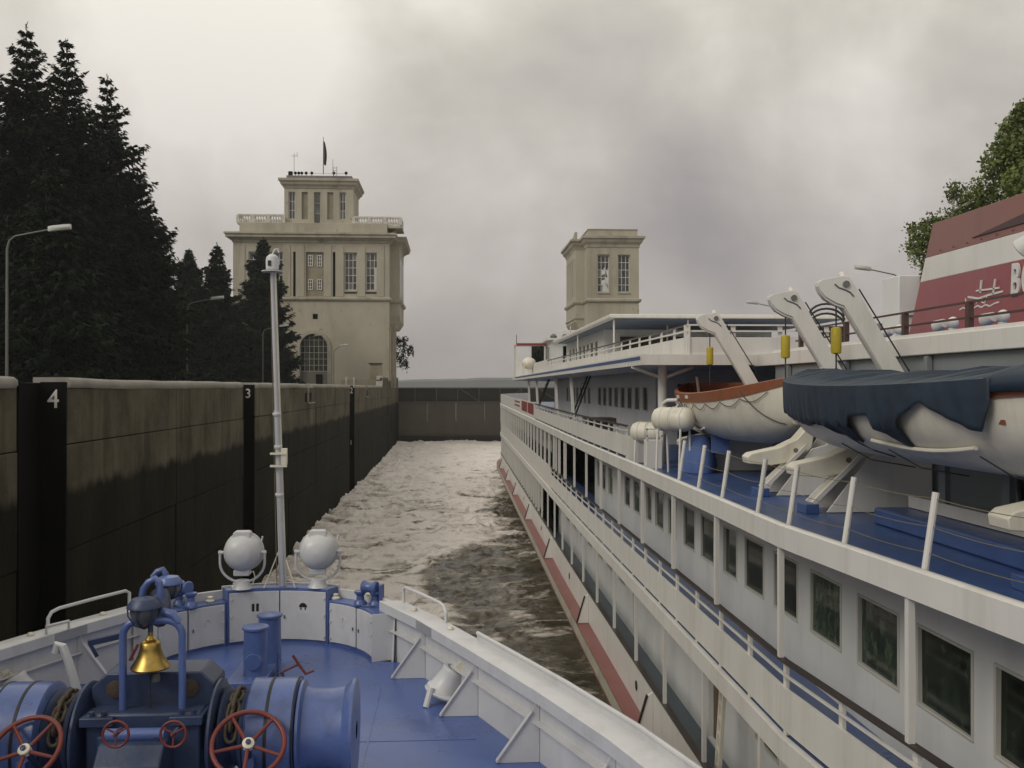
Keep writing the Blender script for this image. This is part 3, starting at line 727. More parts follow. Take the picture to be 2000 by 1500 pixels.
for x in (-9.2, -8.75):
    MB().box(x - 0.18, x + 0.18, TY + 1.0, TY + 1.4, 0, 9.6).build('drain_pipe', blindpanel, tl)
wr = wins[1]; wd3 = (wr[1] - wr[0]) / 3
MB().box(wr[1] - wd3 + 0.05, wr[1] - 0.14, TY + 0.38, TY + 0.40, 14.7, 18.0).build('open_sash', whitesash, tl)
MB().box(-10.2, -7.65, TY + 0.3, TY + 6.0, 23.95, 24.24).build('terrace_slab', stucco2, tl)
for y in (TY + 1.0, TY + 2.4): MB().bar((-9.7, y, 23.15), (-7.9, y, 23.94), 0.12, 0.12).build('terrace_strut', stucco2, tl)
# roof lamps, aerials, ladder, flag
for px in (569, 577, 583.5, 589.5, 598, 609, 652, 676):
    p = at_y(px, 338, UY + 0.6)
    q = MB(); q.cyl((p.x, p.y, 31.9), (p.x, p.y, p.z), 0.04, n=6); q.ball((p.x, p.y, p.z), 0.24, 8, 6); q.build('roof_lamp', slot_m, tl)
MB().cyl((U0 + 0.9, UY + 0.8, 32.4), (U1 - 0.9, UY + 0.8, 32.4), 0.035, n=6).build('roof_rail', balu, tl)
q = MB(); q.box(U0 + 0.5, U0 + 1.1, UY + 0.5, UY + 1.0, 31.9, 32.6); q.build('loudspeaker', slot_m, tl)
q = MB(); q.cyl((U0 + 1.3, UY + 1, 32.5), (U0 + 1.3, UY + 1, 35.4), 0.035, n=6); q.cyl((U0 + 0.9, UY + 1, 35.0), (U0 + 1.8, UY + 1, 35.05), 0.03, n=6); q.cyl((U0 + 1.75, UY + 1, 34.9), (U0 + 1.75, UY + 1, 35.6), 0.03, n=6); q.build('aerial', steel, tl)
q = MB(); q.cyl((U1 - 3.2, UY + 1, 32.5), (U1 - 3.2, UY + 1, 34.6), 0.03, n=6); q.build('aerial', steel, tl)
q = MB()
for x in (-18.0, -17.45): q.cyl((x, UY - 0.3, 30), (x, UY - 0.3, 33.2), 0.04, n=6)
for k in range(8): q.cyl((-18.0, UY - 0.3, 30.2 + k * 0.4), (-17.45, UY - 0.3, 30.2 + k * 0.4), 0.03, n=6)
q.build('roof_ladder', steel, tl)
fp = thing('flagpole', (-19.75, UY + 2, 32.5), 'thin flagpole with a limp dark flag on top of the left tower', 'flag')
MB().cyl((-19.75, UY + 2, 32.5), (-19.75, UY + 2, 38.2), 0.07, 0.04, n=8).build('pole', steel, fp)
sec = []
for i in range(12):
    t = i / 11; z = 37.6 - 3.6 * t; wdt = 0.08 + 0.42 * math.sin(math.pi * min(1, t * 0.75 + 0.06)) ** 0.8
    sec.append([(-19.72, UY + 2.05, z), (-19.72 + wdt * 0.4, UY + 1.86, z - 0.05), (-19.72 + wdt * 0.7, UY + 2.15, z - 0.1), (-19.72 + wdt, UY + 1.95, z - 0.2), (-19.72 + wdt * 0.68, UY + 2.2, z - 0.1), (-19.72 + wdt * 0.4, UY + 1.92, z - 0.05)])
MB().loft(sec).build('flag', flagm, fp)

tr = thing('lock_tower', (24.2, TY, -0.25), 'smaller beige lock tower rising behind the passenger ship on the right', 'tower')
R0, R1, RB = 20.3, 28.2, TY + 15
rh = [(px2x(1167), px2x(1190.5), 14.2, 20.2), (px2x(1207), px2x(1230.5), 14.2, 20.2)]
mb = MB(); mb.wall((0, TY, 0), (1, 0, 0), (0, 0, 1), (R0, R1), (-0.3, 22.3), rh, (0, 0.6, 0))
for x in (R0, R1): mb.add([(x, TY, -0.3), (x, RB, -0.3), (x, RB, 22.3), (x, TY, 22.3)], [(0, 1, 2, 3)])
mb.add([(R0, RB, -0.3), (R1, RB, -0.3), (R1, RB, 22.3), (R0, RB, 22.3)], [(0, 1, 2, 3)])
mb.build('wall', stucco, tr, smooth=0, recalc=False)
for i, (a, b, c, d) in enumerate(rh):
    sash(tr, a, b, c + 0.3, d, TY + 0.4, 3, 5, 0.13)
    MB().box(a - 0.05, b + 0.05, TY - 0.12, TY + 0.1, c + 0.06, c + 0.28).build('window_sill', stucco2, tr)
    if i == 0: MB().box(a + (b - a) / 3 + 0.06, b - 0.14, TY + 0.445, TY + 0.455, c + 0.45, c + 4.0).build('sky_view_panel', mat('sky_view_white', (0.62, 0.62, 0.6), 0.3), tr)  # white panel paints in the sky seen through this window
cornice(tr, R0, R1, TY, RB, [(0.0, 12.9), (0.18, 12.95), (0.34, 13.15), (0.34, 13.4), (0.02, 13.55)], 'string_course')
cornice(tr, R0, R1, TY, RB, [(0.0, 21.3), (0.1, 21.3), (0.16, 21.7), (0.5, 22.1), (0.6, 22.45), (0.85, 22.6), (0.85, 22.95), (0.1, 23.05)], 'cornice')
MB().box(R0 + 0.2, R1 - 0.2, TY + 0.2, RB - 0.2, 23.05, 24.0).build('parapet', stucco, tr)
MB().box(R0 + 0.1, R1 - 0.1, TY + 0.1, RB - 0.1, 24.0, 24.12).build('parapet_cap', stucco2, tr)
mb = MB(); by = [(BY0 + 1.5 + k * 2.1, BY0 + 2.5 + k * 2.1, 14.2, 20.2) for k in range(5)]
mb.wall((18.95, 0, 0), (0, 1, 0), (0, 0, 1), (BY0, BY1), (11.0, 22.3), by, (0.5, 0, 0))
mb.add([(18.95, BY0, 11), (R0 + .1, BY0, 11), (R0 + .1, BY0, 22.3), (18.95, BY0, 22.3)], [(0, 1, 2, 3)])
mb.add([(18.95, BY1, 11), (R0 + .1, BY1, 11), (R0 + .1, BY1, 22.3), (18.95, BY1, 22.3)], [(0, 1, 2, 3)])
mb.build('bay', stucco, tr, smooth=0, recalc=False)
for a, b, c, d in by: MB().box(19.3, 19.36, a, b, c, d).build('bay_window', glass2, tr)
MB().prism([(20.4, 8.6), (19.9, 8.6), (19.5, 9.3), (18.95, 10.2), (18.95, 10.999), (20.4, 10.999)], lambda x, z: (x, BY0, z), lambda x, z: (x, BY1, z)).build('bay_console', stucco2, tr, smooth=0)
cornice(tr, 18.95, R0 + 0.1, BY0, BY1, [(0.02, 12.9), (0.2, 12.95), (0.34, 13.15), (0.34, 13.4), (0.02, 13.5)], 'bay_string_course')
cornice(tr, 18.95, R0 + 0.1, BY0, BY1, [(0.02, 10.6), (0.16, 10.7), (0.16, 10.9), (0.02, 11.0)], 'bay_moulding')
cornice(tr, 18.95, R0 + 0.1, BY0, BY1, [(0.02, 21.3), (0.16, 21.7), (0.5, 22.1), (0.6, 22.45), (0.85, 22.6), (0.85, 22.9), (0.02, 23.0)], 'bay_cornice')
MB().prism([(BY0 + 3, 23.0), (BY1 - 1, 23.0), (BY0 + 3, 24.6)], lambda y, z: (19.2, y, z), lambda y, z: (19.6, y, z)).build('bay_gable', stucco2, tr)

# ------------------------------------------------------------------ lamp posts
def lamp_post(loc, h, d, label, group, arm=2.2):
    t = thing('lamp_post', loc, label, 'street lamp', group)
    x, y, z = loc
    pts = [(x, y, z), (x, y, z + h - 0.9), (x + d * 0.12, y, z + h - 0.45), (x + d * 0.4, y, z + h - 0.22), (x + d * arm, y, z + h + 0.15)]
    MB().tube(pts, [0.085, 0.065, 0.055, 0.045, 0.04] if h > 7.9 else 0.045, 8).build('pole', steel, t)
    q = MB(); e = Vector((x + d * arm, y, z + h + 0.15))
    q.loft([[(e.x + d * a, y + s * wd, e.z + a * 0.12 + zz_) for s, zz_ in ((-1, 0), (-0.8, 0.16), (0.8, 0.16), (1, 0), (0.7, -0.1), (-0.7, -0.1))] for a, wd in ((-0.1, 0.08), (0.15, 0.2), (0.75, 0.22), (1.05, 0.12))])
    q.build('lamp_head', lampwhite, t)
    return t
lamp_post((-23.3, 52.9, -0.25), 8.4, 1, 'nearest curved grey lamp post on the left bank, at the picture edge', 'lamp posts on the left bank')
lamp_post((-23.9, 90.0, -0.25), 8.1, 1, 'middle curved lamp post in front of the dark spruces on the left bank', 'lamp posts on the left bank')
lamp_post((-24.4, 128, -0.25), 8.0, 1, 'farthest curved lamp post on the left bank, seen beside the bow mast', 'lamp posts on the left bank')
lamp_post((-21.0, 143, -0.25), 7.6, 1, 'lamp post standing before the arched door of the left tower', 'lamp posts on the left bank', 1.2)
lamp_post((-16.8, 140, -0.25), 6.0, 1, 'short lamp post before the blank right part of the left tower wall', 'lamp posts on the left bank', 0.9)
lamp_post((31.0, 66.5, -0.25), 8.3, -1, 'lamp post whose head shows between the davits and the funnel', 'lamp posts on the right bank')
lamp_post((31.4, 93.0, -0.25), 8.2, -1, 'lamp post whose head shows above the canopy of the ship', 'lamp posts on the right bank')
# quayside bits near the left tower
for px, lab in ((676, 'left thin white fence post by the lock edge before the tower'), (691, 'right thin white fence post by the lock edge before the tower')):
    p = at_y(px, 745, 93)
    MB().box(p.x - 0.07, p.x + 0.07, 93, 93.12, 0.0, 1.0).build('fence_post', balu, label=lab, cat='post', group='fence posts by the slot')
MB().box(-15.4, -10.3, 137, 137.3, -0.25, 1.1).build('low_wall', blindpanel, label='low brownish wall along the foot of the left tower', cat='wall')
hut = thing('quay_hut', (-10.2, 134, -0.25), 'small brown utility hut beside the tower corner on the lock edge', 'hut')
MB().box(-11.6, -10.1, 138.5, 140, -0.25, 3.3).build('wall', blindpanel, hut, bevel=0.03)
MB().box(-11.8, -9.95, 138.3, 140.2, 3.3, 3.45).build('roof', gatedark, hut)
# ================================================================== trees
def foliage(name, C, U, W, m, parent, bend=0.25):
    """many small rhombic sprays: centres C, half-length vectors U, half-width vectors W"""
    n = len(C)
    co = np.empty((n, 4, 3)); co[:, 0] = C - U; co[:, 1] = C + W; co[:, 2] = C + U; co[:, 3] = C - W
    co[:, 0, 2] -= bend * 0.0
    co = co.reshape(-1, 3)
    o0 = ORI.get(parent.name, Vector())
    co = co - np.array([o0.x, o0.y, o0.z])
    me = bpy.data.meshes.new(name)
    me.vertices.add(n * 4); me.vertices.foreach_set('co', co.astype(np.float32).ravel())
    me.loops.add(n * 4); me.loops.foreach_set('vertex_index', np.arange(n * 4, dtype=np.int32))
    me.polygons.add(n); me.polygons.foreach_set('loop_start', np.arange(0, n * 4, 4, dtype=np.int32)); me.polygons.foreach_set('loop_total', np.full(n, 4, dtype=np.int32))
    me.update(calc_edges=True); me.materials.append(m)
    ob = bpy.data.objects.new(name, me); COL.objects.link(ob); ob.parent = parent; ORI[ob.name] = o0
    return ob
def spruce(loc, h, r, seed, label, m=needles, dens=1.0, base=0.02):
    rg = np.random.default_rng(seed)
    t = thing('spruce_tree', loc, label, 'spruce', 'spruces on the left bank')
    x, y, z = loc
    MB().cyl((x, y, z), (x, y, z + h * 0.97), h * 0.014, 0.03, n=8).build('trunk', bark, t)
    C = []; U = []; W = []
    zz_ = h * base; br = MB()
    while zz_ < h * 0.985:
        f = zz_ / h
        rad = r * ((1 - f) ** 0.70) * (0.84 + 0.16 * math.sin(zz_ * 2.1 + seed) + rg.normal(0, 0.06)) + 0.14
        if f > 0.80: rad *= 0.62 + 0.38 * (1 - f) / 0.20
        nb = max(5, int((6 + rad * 1.5) * dens))
        a0 = rg.uniform(0, 6.28)
        for k in range(nb):
            a = a0 + 6.283 * k / nb + rg.normal(0, 0.16)
            ln = rad * rg.uniform(0.5, 1.12) * (1.22 if rg.random() < 0.15 else 1.0)
            up = 0.55 - 0.75 * (1 - f) + rg.normal(0, 0.08)
            ns = max(4, int(ln / (0.115 if f < 0.8 else 0.075) * dens))
            s = np.linspace(0.12, 1.0, ns) ** 0.8
            # the branch sags, then its tip lifts
            px_ = np.cos(a) * ln * s; py_ = np.sin(a) * ln * s
            pz = zz_ + ln * (up * s * 0.55 - 0.42 * s * (1 - f) + 0.34 * s ** 3 * (1 - 0.3 * f))
            P = np.stack([px_, py_, pz], 1)
            P += rg.normal(0, 0.05 + 0.012 * ln, P.shape)
            wid = (0.12 + 0.20 * np.sqrt(ln) * (1 - s * 0.65)) * (1.0 if f < 0.8 else 0.72)
            for side in (-1, 1):
                ang = a + side * rg.uniform(0.5, 1.05, ns)
                L_ = wid * rg.uniform(0.7, 1.25, ns)
                d = np.stack([np.cos(ang), np.sin(ang), rg.normal(-0.38, 0.28, ns)], 1)
                C.append(P + d * L_[:, None] * 0.8); U.append(d * L_[:, None])
                nrm = np.stack([-np.sin(ang), np.cos(ang), rg.normal(0, 0.6, ns)], 1)
                W.append(nrm * (0.045 + 0.11 * L_)[:, None])
            d = np.stack([np.full(ns, np.cos(a)), np.full(ns, np.sin(a)), rg.normal(-0.35, 0.3, ns)], 1)
            C.append(P + d * 0.12 - np.array([0, 0, 0.08])); U.append(d * 0.24); W.append(np.stack([-np.sin(a) * np.ones(ns), np.cos(a) * np.ones(ns), rg.normal(0, 0.5, ns)], 1) * 0.09)
        zz_ += (0.46 + (0.08 if f < 0.8 else 0.30) * f) / max(0.8, dens) * (1 + 0.4 * rg.random())
    # leader shoot
    for k in range(14):
        a = rg.uniform(0, 6.28); d = np.array([[math.cos(a) * 0.5, math.sin(a) * 0.5, 0.75]])
        C.append(np.array([[0, 0, h * (0.96 + 0.035 * k / 14)]]) + d * 0.12); U.append(d * 0.22); W.append(np.array([[-math.sin(a), math.cos(a), 0.2]]) * 0.045)
    C = np.concatenate(C) + np.array([x, y, z]); 
    foliage('crown', C, np.concatenate(U), np.concatenate(W), m, t)
    return t
def tree_at(px, ptop, X, r, seed, label, m=needles, dens=1.25):
    p = at_x(px, ptop, X)
    return spruce((X, p.y, -0.3), p.z + 0.3, r, seed, label, m, dens)
tree_at(52, 42, -31.0, 6.3, 1, 'tallest dark spruce with a ragged pointed top at the far left')
tree_at(130, 72, -30.0, 6.2, 2, 'second tallest dark spruce, narrow pointed top right of the tallest')
tree_at(209, 145, -29.5, 6.6, 3, 'broad dark spruce that forms the right shoulder of the tall group')
tree_at(-60, 160, -33.0, 6.5, 4, 'dark spruce cut by the left edge of the picture')
tree_at(268, 330, -27.5, 6.4, 5, 'mid-height dark spruce leaning out over the lock edge side')
tree_at(0, 310, -36.0, 6.5, 6, 'dark spruce filling the gap behind the two tallest')
tree_at(168, 290, -38.0, 6.5, 7, 'dark spruce behind the second and third tall tops')
tree_at(305, 420, -29.5, 5.2, 8, 'low dark spruce at the foot of the right shoulder')
tree_at(90, 330, -27.0, 5.5, 12, 'front dark spruce standing nearest the first lamp post')
tree_at(369, 486, -32.0, 4.6, 9, 'small spruce between the tall group and the tower', needles2, 1.9)
tree_at(424, 473, -29.0, 4.3, 10, 'loose-topped small spruce left of the tower edge', needles2, 1.7)
tree_at(514, 462, -26.0, 5.6, 11, 'dense conical spruce standing in front of the left tower', needles2, 1.9)
tree_at(455, 600, -27.0, 4.0, 13, 'short spruce at the foot of the conical one by the tower', needles2, 1.9)

def leafy(loc, h, blobs, seed, label, m, nleaf, cat='tree', group=None, leaf=0.22, bk=birchbark, hang=0.0, trunk_r=0.18):
    rg = np.random.default_rng(seed)
    t = thing('leafy_tree', loc, label, cat, group)
    x, y, z = loc
    q = MB(); q.tube([(x, y, z), (x + 0.15, y, z + h * 0.35), (x - 0.1, y + 0.1, z + h * 0.65), (x, y, z + h * 0.92)], [trunk_r, trunk_r * 0.75, trunk_r * 0.5, 0.03], 8)
    C = []; U = []; W = []
    tot = sum(b[3] ** 2 for b in blobs)
    for bx, by, bz, br in blobs:
        c = Vector((x + bx, y + by, z + bz))
        st = Vector((x, y, z + max(0.3 * h, bz - br * 1.4)))
        mid = (st + c) / 2 + Vector((0, 0, -0.2 * br))
        q.tube([st, mid, c], [trunk_r * 0.4, trunk_r * 0.22, 0.02], 6)
        n = int(nleaf * br ** 2 / tot)
        # leaves sit on twigs: clumps inside the blob
        nc = max(6, int(n / 26))
        d = rg.normal(0, 1, (nc, 3)); d /= np.linalg.norm(d, axis=1)[:, None]
        cc = d * (br * rg.uniform(0.25, 1.0, nc) ** 0.6)[:, None] * np.array([1, 1, 0.8])
        P = np.repeat(cc, 26, 0) + rg.normal(0, br * 0.13 + 0.08, (nc * 26, 3))
        if hang: P[:, 2] -= hang * rg.random(nc * 26) ** 2 * br
        u = rg.normal(0, 1, P.shape); u[:, 2] -= 0.5; u /= np.linalg.norm(u, axis=1)[:, None]
        v = np.cross(u, rg.normal(0, 1, P.shape)); v /= np.linalg.norm(v, axis=1)[:, None]
        s = leaf * rg.uniform(0.6, 1.3, len(P))
        C.append(P + np.array(c)); U.append(u * s[:, None]); W.append(v * (s * 0.55)[:, None])
    q.build('trunk', bk, t)
    foliage('crown', np.concatenate(C), np.concatenate(U), np.concatenate(W), m, t)
    return t
# right bank: birch behind the funnel and a taller tree cut by the edge
p = at_y(1850, 600, 52)
def blobs_px(base, Y, lst):
    res = []
    for px, py, rpx, dy in lst:
        q = at_y(px, py, Y + dy); res.append((q.x - base[0], dy, q.z - base[2], rpx * Y / 1920.0))
    return res
b0 = (at_y(1862, 757, 52).x, 52, -0.25)
leafy(b0, 11.5, blobs_px(b0, 52, [(1800, 470, 30, 0), (1835, 500, 34, 1), (1820, 440, 24, -1), (1860, 430, 38, 0), (1895, 395, 34, 1), (1925, 365, 30, -1), (1868, 370, 20, 0), (1805, 520, 18, 0), (1850, 540, 30, 0), (1900, 450, 40, 1), (1785, 445, 14, 0), (1940, 410, 34, 0), (1880, 520, 34, 1)]), 5, 'loose green birch showing above the ship left of the funnel', leaves, 11000, leaf=0.105, hang=0.9)
b1 = (at_y(2060, 757, 48).x, 48, -0.25)
leafy(b1, 17, blobs_px(b1, 48, [(1992, 225, 26, 0), (1960, 330, 36, 1), (1990, 290, 44, 0), (1945, 305, 22, 0), (2040, 230, 50, 0), (2070, 290, 80, 1), (2100, 380, 90, 0), (2000, 360, 50, -1), (2030, 430, 60, 0), (2140, 260, 90, 0), (1975, 250, 22, 0)]), 9, 'tall leafy tree cut by the right edge above the funnel', leaves, 22000, leaf=0.13, bk=bark, trunk_r=0.3)
b2 = (at_y(790, 757, 160).x, 163, -0.25)
b2 = (-9.9, 163, 0.0)
leafy(b2, 8.5, [(1.6, 0, 7.6, 1.0), (0.9, 0, 5.6, 1.0), (2.9, 0, 6.4, 0.6), (1.9, 0, 4.2, 0.7), (0.4, 0, 8.2, 0.8)], 14, 'small scrubby sapling hanging beside the right corner of the left tower', needles2, 900, leaf=0.2, hang=1.6, trunk_r=0.08)
# ================================================================== the white passenger ship alongside
CL = 11.6            # its centre line
def XS(D):
    if D < 12: return 4.1 + 0.08 * (12 - max(D, -1))
    if D < 35: return 4.1
    x = 4.1 + 0.004 * (min(D, 88) - 35)
    if D > 88: x += (CL - x) * (1 - math.sqrt(max(0.0, 1 - ((D - 88) / 18.0) ** 2)))
    return x
def SH(D): return 0.004 * max(0.0, D - 30)
def DS(a, b):
    r = []; d = a
    while d < b - 1e-6:
        r.append(d); d += 1.5 if d < 84 else 0.5
    return r + [b]
ps = thing('passenger_ship', (CL, 45, WATER), 'long white river passenger ship with blue decks and red funnel, moored alongside', 'ship')
def sweep(name, m, prof, a, b, parent=ps, sheer=True, **k):
    secs = []
    for d in DS(a, b):
        x = XS(d); s = SH(d) if sheer else 0
        secs.append([(x + p[0], d, p[1] + s) for p in prof])
    return MB().loft(secs).build(name, m, parent, **k)
# hull
secs = []
for d in DS(-6, 105.6):
    l = XS(d); s = SH(d); f = (CL - l) / 7.5; r = 2 * CL - l
    hz_ = [(l + 1.0 * f, WATER - 0.8), (l + 0.55 * f, -8.7), (l + 0.02, -7.72 + s), (l + 0.02, -7.13 + s)]
    secs.append([(x, d, z) for x, z in hz_] + [(2 * CL - x, d, z) for x, z in reversed(hz_)])
MB().loft(secs).build('hull', fendside, ps, smooth=50)
sweep('rubbing_strake', fendside, [(-0.36, -7.17), (-0.37, -7.55), (0.02, -7.74), (0.02, -7.17)], -6, 103)
sweep('strake_top', fend, [(-0.372, -7.168), (-0.372, -7.14), (-0.004, -7.125), (-0.004, -7.168)], -6, 103)
sweep('strake_line', fend, [(-0.378, -7.5), (-0.38, -7.56), (0.0, -7.76), (-0.02, -7.74)], -6, 103)
sweep('main_bulwark', white, [(-0.003, -7.12), (-0.003, -6.22), (0.06, -6.22), (0.06, -7.12)], -6, 103)
sweep('bulwark_cap', wood, [(-0.02, -6.218), (-0.02, -6.185), (0.10, -6.185), (0.10, -6.218)], -6, 103)
sweep('main_deck', teal, [(0.06, -7.128), (0.06, -7.10), (1.4, -7.10), (1.4, -7.128)], -6, 98)
for d in (8.2, 20.0, 29.6, 40.7, 52.4, 64.0, 73.6, 84):
    s = SH(d); x = XS(d)
    q = MB(); q.prism([(x - 0.35, -7.12 + s), (x - 0.12, -6.32 + s), (x - 0.005, -6.24 + s), (x - 0.005, -7.12 + s)], lambda a, z: (a, d - 0.03, z), lambda a, z: (a, d + 0.03, z))
    br_ = q.build('strake_bracket', white, ps, bevel=0.008)
    MB().bar((x - 0.365, d, -7.11 + s), (x - 0.125, d, -6.31 + s), 0.09, 0.03).build('bracket_edge', black, br_)
for d in (12.5, 21.8, 34.5, 46, 58):
    x = XS(d); s = SH(d)
    MB().lathe([(0.0, 0), (0.11, 0.0), (0.11, 0.012), (0.0, 0.012)], (x - 0.008, d, -6.66 + s), (-1, 0, 0), 14, caps=False).build('freeing_port', black, ps)
# --- main deck house
MW = 5.15
mw = [(6.2, 7.4), (8.6, 9.8), (11.0, 12.2), (13.6, 14.8), (15.3, 16.5), (29.2, 30.3), (31.6, 32.7), (33.6, 34.6), (36.2, 37.3), (38.5, 39.5), (41.0, 42.0), (43.2, 44.2), (45.6, 46.6)]
md = [(18.6, 19.6), (27.2, 28.0)]
q = MB(); q.wall((MW, 0, 0), (0, 1, 0), (0, 0, 1), (-6, 48), (-7.1, -4.6), [(a, b, -5.98, -5.08) for a, b in mw] + [(a, b, -7.05, -5.0) for a, b in md], (0.35, 0, 0))
q.build('main_cabin_wall', shipwall, ps, smooth=0, recalc=False)
MB().box(MW + 0.3, 2 * CL - MW, -6, 48, -7.1, -4.62).build('main_cabin_core', black, ps)
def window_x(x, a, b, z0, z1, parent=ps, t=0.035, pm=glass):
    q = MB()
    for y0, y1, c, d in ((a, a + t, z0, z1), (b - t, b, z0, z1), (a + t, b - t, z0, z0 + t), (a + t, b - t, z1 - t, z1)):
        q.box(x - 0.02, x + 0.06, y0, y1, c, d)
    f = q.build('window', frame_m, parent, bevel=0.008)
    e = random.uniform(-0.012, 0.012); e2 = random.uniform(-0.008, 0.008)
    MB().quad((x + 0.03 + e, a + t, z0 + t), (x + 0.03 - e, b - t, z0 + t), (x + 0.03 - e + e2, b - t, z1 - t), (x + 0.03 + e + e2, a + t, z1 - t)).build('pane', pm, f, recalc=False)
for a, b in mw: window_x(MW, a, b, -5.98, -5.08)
for a, b in md: MB().box(MW + 0.1, MW + 0.16, a, b, -7.05, -5.0).build('door', mat('brown_door', (0.10, 0.065, 0.04), 0.5, var=0.2) if 'brown_door' not in MATS else MATS['brown_door'], ps)
d = 7.0
while d < 48:
    x = XS(d); s = SH(d)
    MB().box(x + 0.01, x + 0.075, d - 0.04, d + 0.04, -6.183 + s, -4.62 + s * 1.0).build('main_deck_post', white, ps)
    d += 3.02
# glazed main-deck saloon towards the bow
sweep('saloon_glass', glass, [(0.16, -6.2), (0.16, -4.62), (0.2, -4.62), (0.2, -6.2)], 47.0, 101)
MB().box(MW + 0.2, 2 * CL - MW - 0.2, 48, 92, -7.1, -4.6).build('saloon_core', black, ps)
d = 48.5
while d < 100:
    x = XS(d); s = SH(d)
    MB().box(x + 0.02, x + 0.12, d - 0.05, d + 0.05, -6.183 + s, -4.62 + s).build('saloon_mullion', white, ps)
    d += 1.55 if d < 88 else 0.9
# --- middle deck: fascia, bulwark, rails, posts
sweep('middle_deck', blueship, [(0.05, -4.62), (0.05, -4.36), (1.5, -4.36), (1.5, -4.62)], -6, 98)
sweep('middle_deck_fascia', white, [(-0.05, -4.62), (-0.05, -4.34), (0.047, -4.34), (0.047, -4.62)], -6, 103.5)
sweep('middle_bulwark', white, [(0.0, -4.25), (0.0, -3.73), (0.045, -3.73), (0.045, -4.25)], -6, 41.5)
sweep('middle_bulwark', white, [(0.0, -4.338), (0.0, -3.42), (0.045, -3.42), (0.045, -4.338)], 41.5, 103.5)
sweep('hand_rail', wood, [(-0.03, -3.41), (-0.03, -3.375), (0.06, -3.375), (0.06, -3.41)], -6, 41.5)
sweep('middle_rail', white, [(0.0, -3.585), (0.0, -3.555), (0.03, -3.555), (0.03, -3.585)], -6, 41.5)
d = 3.1; k = 0
while d < 41:
    x = XS(d); s = SH(d)
    if k % 2 == 0: MB().box(x - 0.035, x + 0.03, d - 0.04, d + 0.04, -3.37 + s, -1.985 + s).build('middle_deck_post', white, ps)
    MB().box(x + 0.046, x + 0.09, d - 0.05, d + 0.05, -4.338 + s, -3.425 + s).build('rail_post', white, ps)
    d += 1.5; k += 1
d = 36.0
while d < 99:
    x = XS(d); s = SH(d)
    MB().box(x - 0.03, x + 0.06, d - 0.05, d + 0.05, -3.42 + s, -1.985 + s).build('middle_deck_post', white, ps)
    d += 2.1 if d < 86 else 1.0
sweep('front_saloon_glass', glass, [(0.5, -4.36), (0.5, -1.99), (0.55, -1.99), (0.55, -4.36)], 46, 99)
# --- middle cabin wall and windows
CW = 5.3
cwn = [(3.3, 4.4), (4.95, 6.05), (6.6, 7.7), (8.25, 9.32), (9.75, 10.93), (11.42, 12.59), (13.16, 14.29), (14.86, 15.94), (16.51, 17.57), (18.1, 19.0), (19.7, 20.74), (21.3, 22.33), (23.1, 23.94), (24.5, 25.5), (26.0, 26.7), (27.66, 28.6), (29.2, 30.1), (32.4, 33.3), (33.95, 34.8), (35.2, 35.9)]
q = MB(); q.wall((CW, 0, 0), (0, 1, 0), (0, 0, 1), (-6, 36.6), (-4.36, -1.99), [(a - 0.02, b + 0.02, -3.62, -2.69) for a, b in cwn], (0.3, 0, 0))
q.add([(CW, 36.6, -4.36), (12, 36.6, -4.36), (12, 36.6, -1.99), (CW, 36.6, -1.99)], [(0, 1, 2, 3)])
q.build('middle_cabin_wall', shipwall, ps, smooth=0, recalc=False)
for a, b in cwn: window_x(CW, a - 0.02, b + 0.02, -3.62, -2.69)
# panes show painted-in tree reflections; a dark core closes the cabins
MB().box(CW + 0.28, 2 * CL - CW, -6, 36.5, -4.36, -1.99).build('middle_cabin_core', room_m, ps)
MB().box(6.8, 2 * CL - 6.8, 36.7, 96, -4.36, -1.99).build('front_saloon_core', black, ps)
# plate seams of the outer strakes
for k in range(22):
    d = 5.0 + k * 3.0 + (k % 3) * 0.35; x = XS(d); s = SH(d)
    MB().box(x - 0.008, x + 0.0, d - 0.008, d + 0.008, -7.1 + s, -6.23 + s).build('plate_seam', white, ps)
    if d < 70: MB().box(x - 0.065, x - 0.055, d + 1.2, d + 1.214, -1.97 + s, -1.73 + s).build('plate_seam', white, ps)
    if d < 41: MB().box(x - 0.006, x + 0.002, d + 0.6, d + 0.614, -4.24 + s, -3.74 + s).build('plate_seam', white, ps)
# --- boat deck
sweep('boat_deck_fascia', white, [(-0.06, -1.985), (-0.06, -1.71), (-0.03, -1.69), (0.03, -1.69), (0.06, -1.72), (0.06, -1.985)], -6, 103.8, smooth=50)
secs = []
for d in DS(-6, 103):
    x = XS(d); s = SH(d); secs.append([(x + 0.061, d, -1.80 + s), (2 * CL - x, d, -1.80 + s), (2 * CL - x, d, -1.985 + s), (x + 0.061, d, -1.985 + s)])
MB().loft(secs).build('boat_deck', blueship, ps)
for d in (-1.5, 3.3, 7.4, 9.04, 10.63, 12.12, 13.38, 15.18, 16.67, 18.13):
    x = XS(d)
    st_ = MB().tube([(x + 0.10, d, -1.80), (x + 0.22, d, -0.99)], 0.034, 10).build('stanchion', white, ps)
    MB().lathe([(0.05, 0), (0.05, 0.03), (0.036, 0.05)], (x + 0.10, d, -1.80), (0, 0, 1), 10).build('stanchion_foot', blueship, st_)
SD = (-1.5, 3.3, 7.4, 9.04, 10.63, 12.12, 13.38, 15.18, 16.67, 18.13)
for i in range(len(SD) - 1):
    a, b = SD[i], SD[i + 1]
    for f, sag in ((0.93, 0.03), (0.6, 0.035), (0.3, 0.03)):
        pts = []
        for k in range(9):
            t = k / 8; d = a + (b - a) * t
            pts.append((XS(d) + 0.10 + 0.12 * f, d, -1.80 + 0.81 * f - sag * (b - a) / 2 * 4 * t * (1 - t)))
        MB().tube(pts, 0.0042, 5).build('lifeline', rope_m, ps)
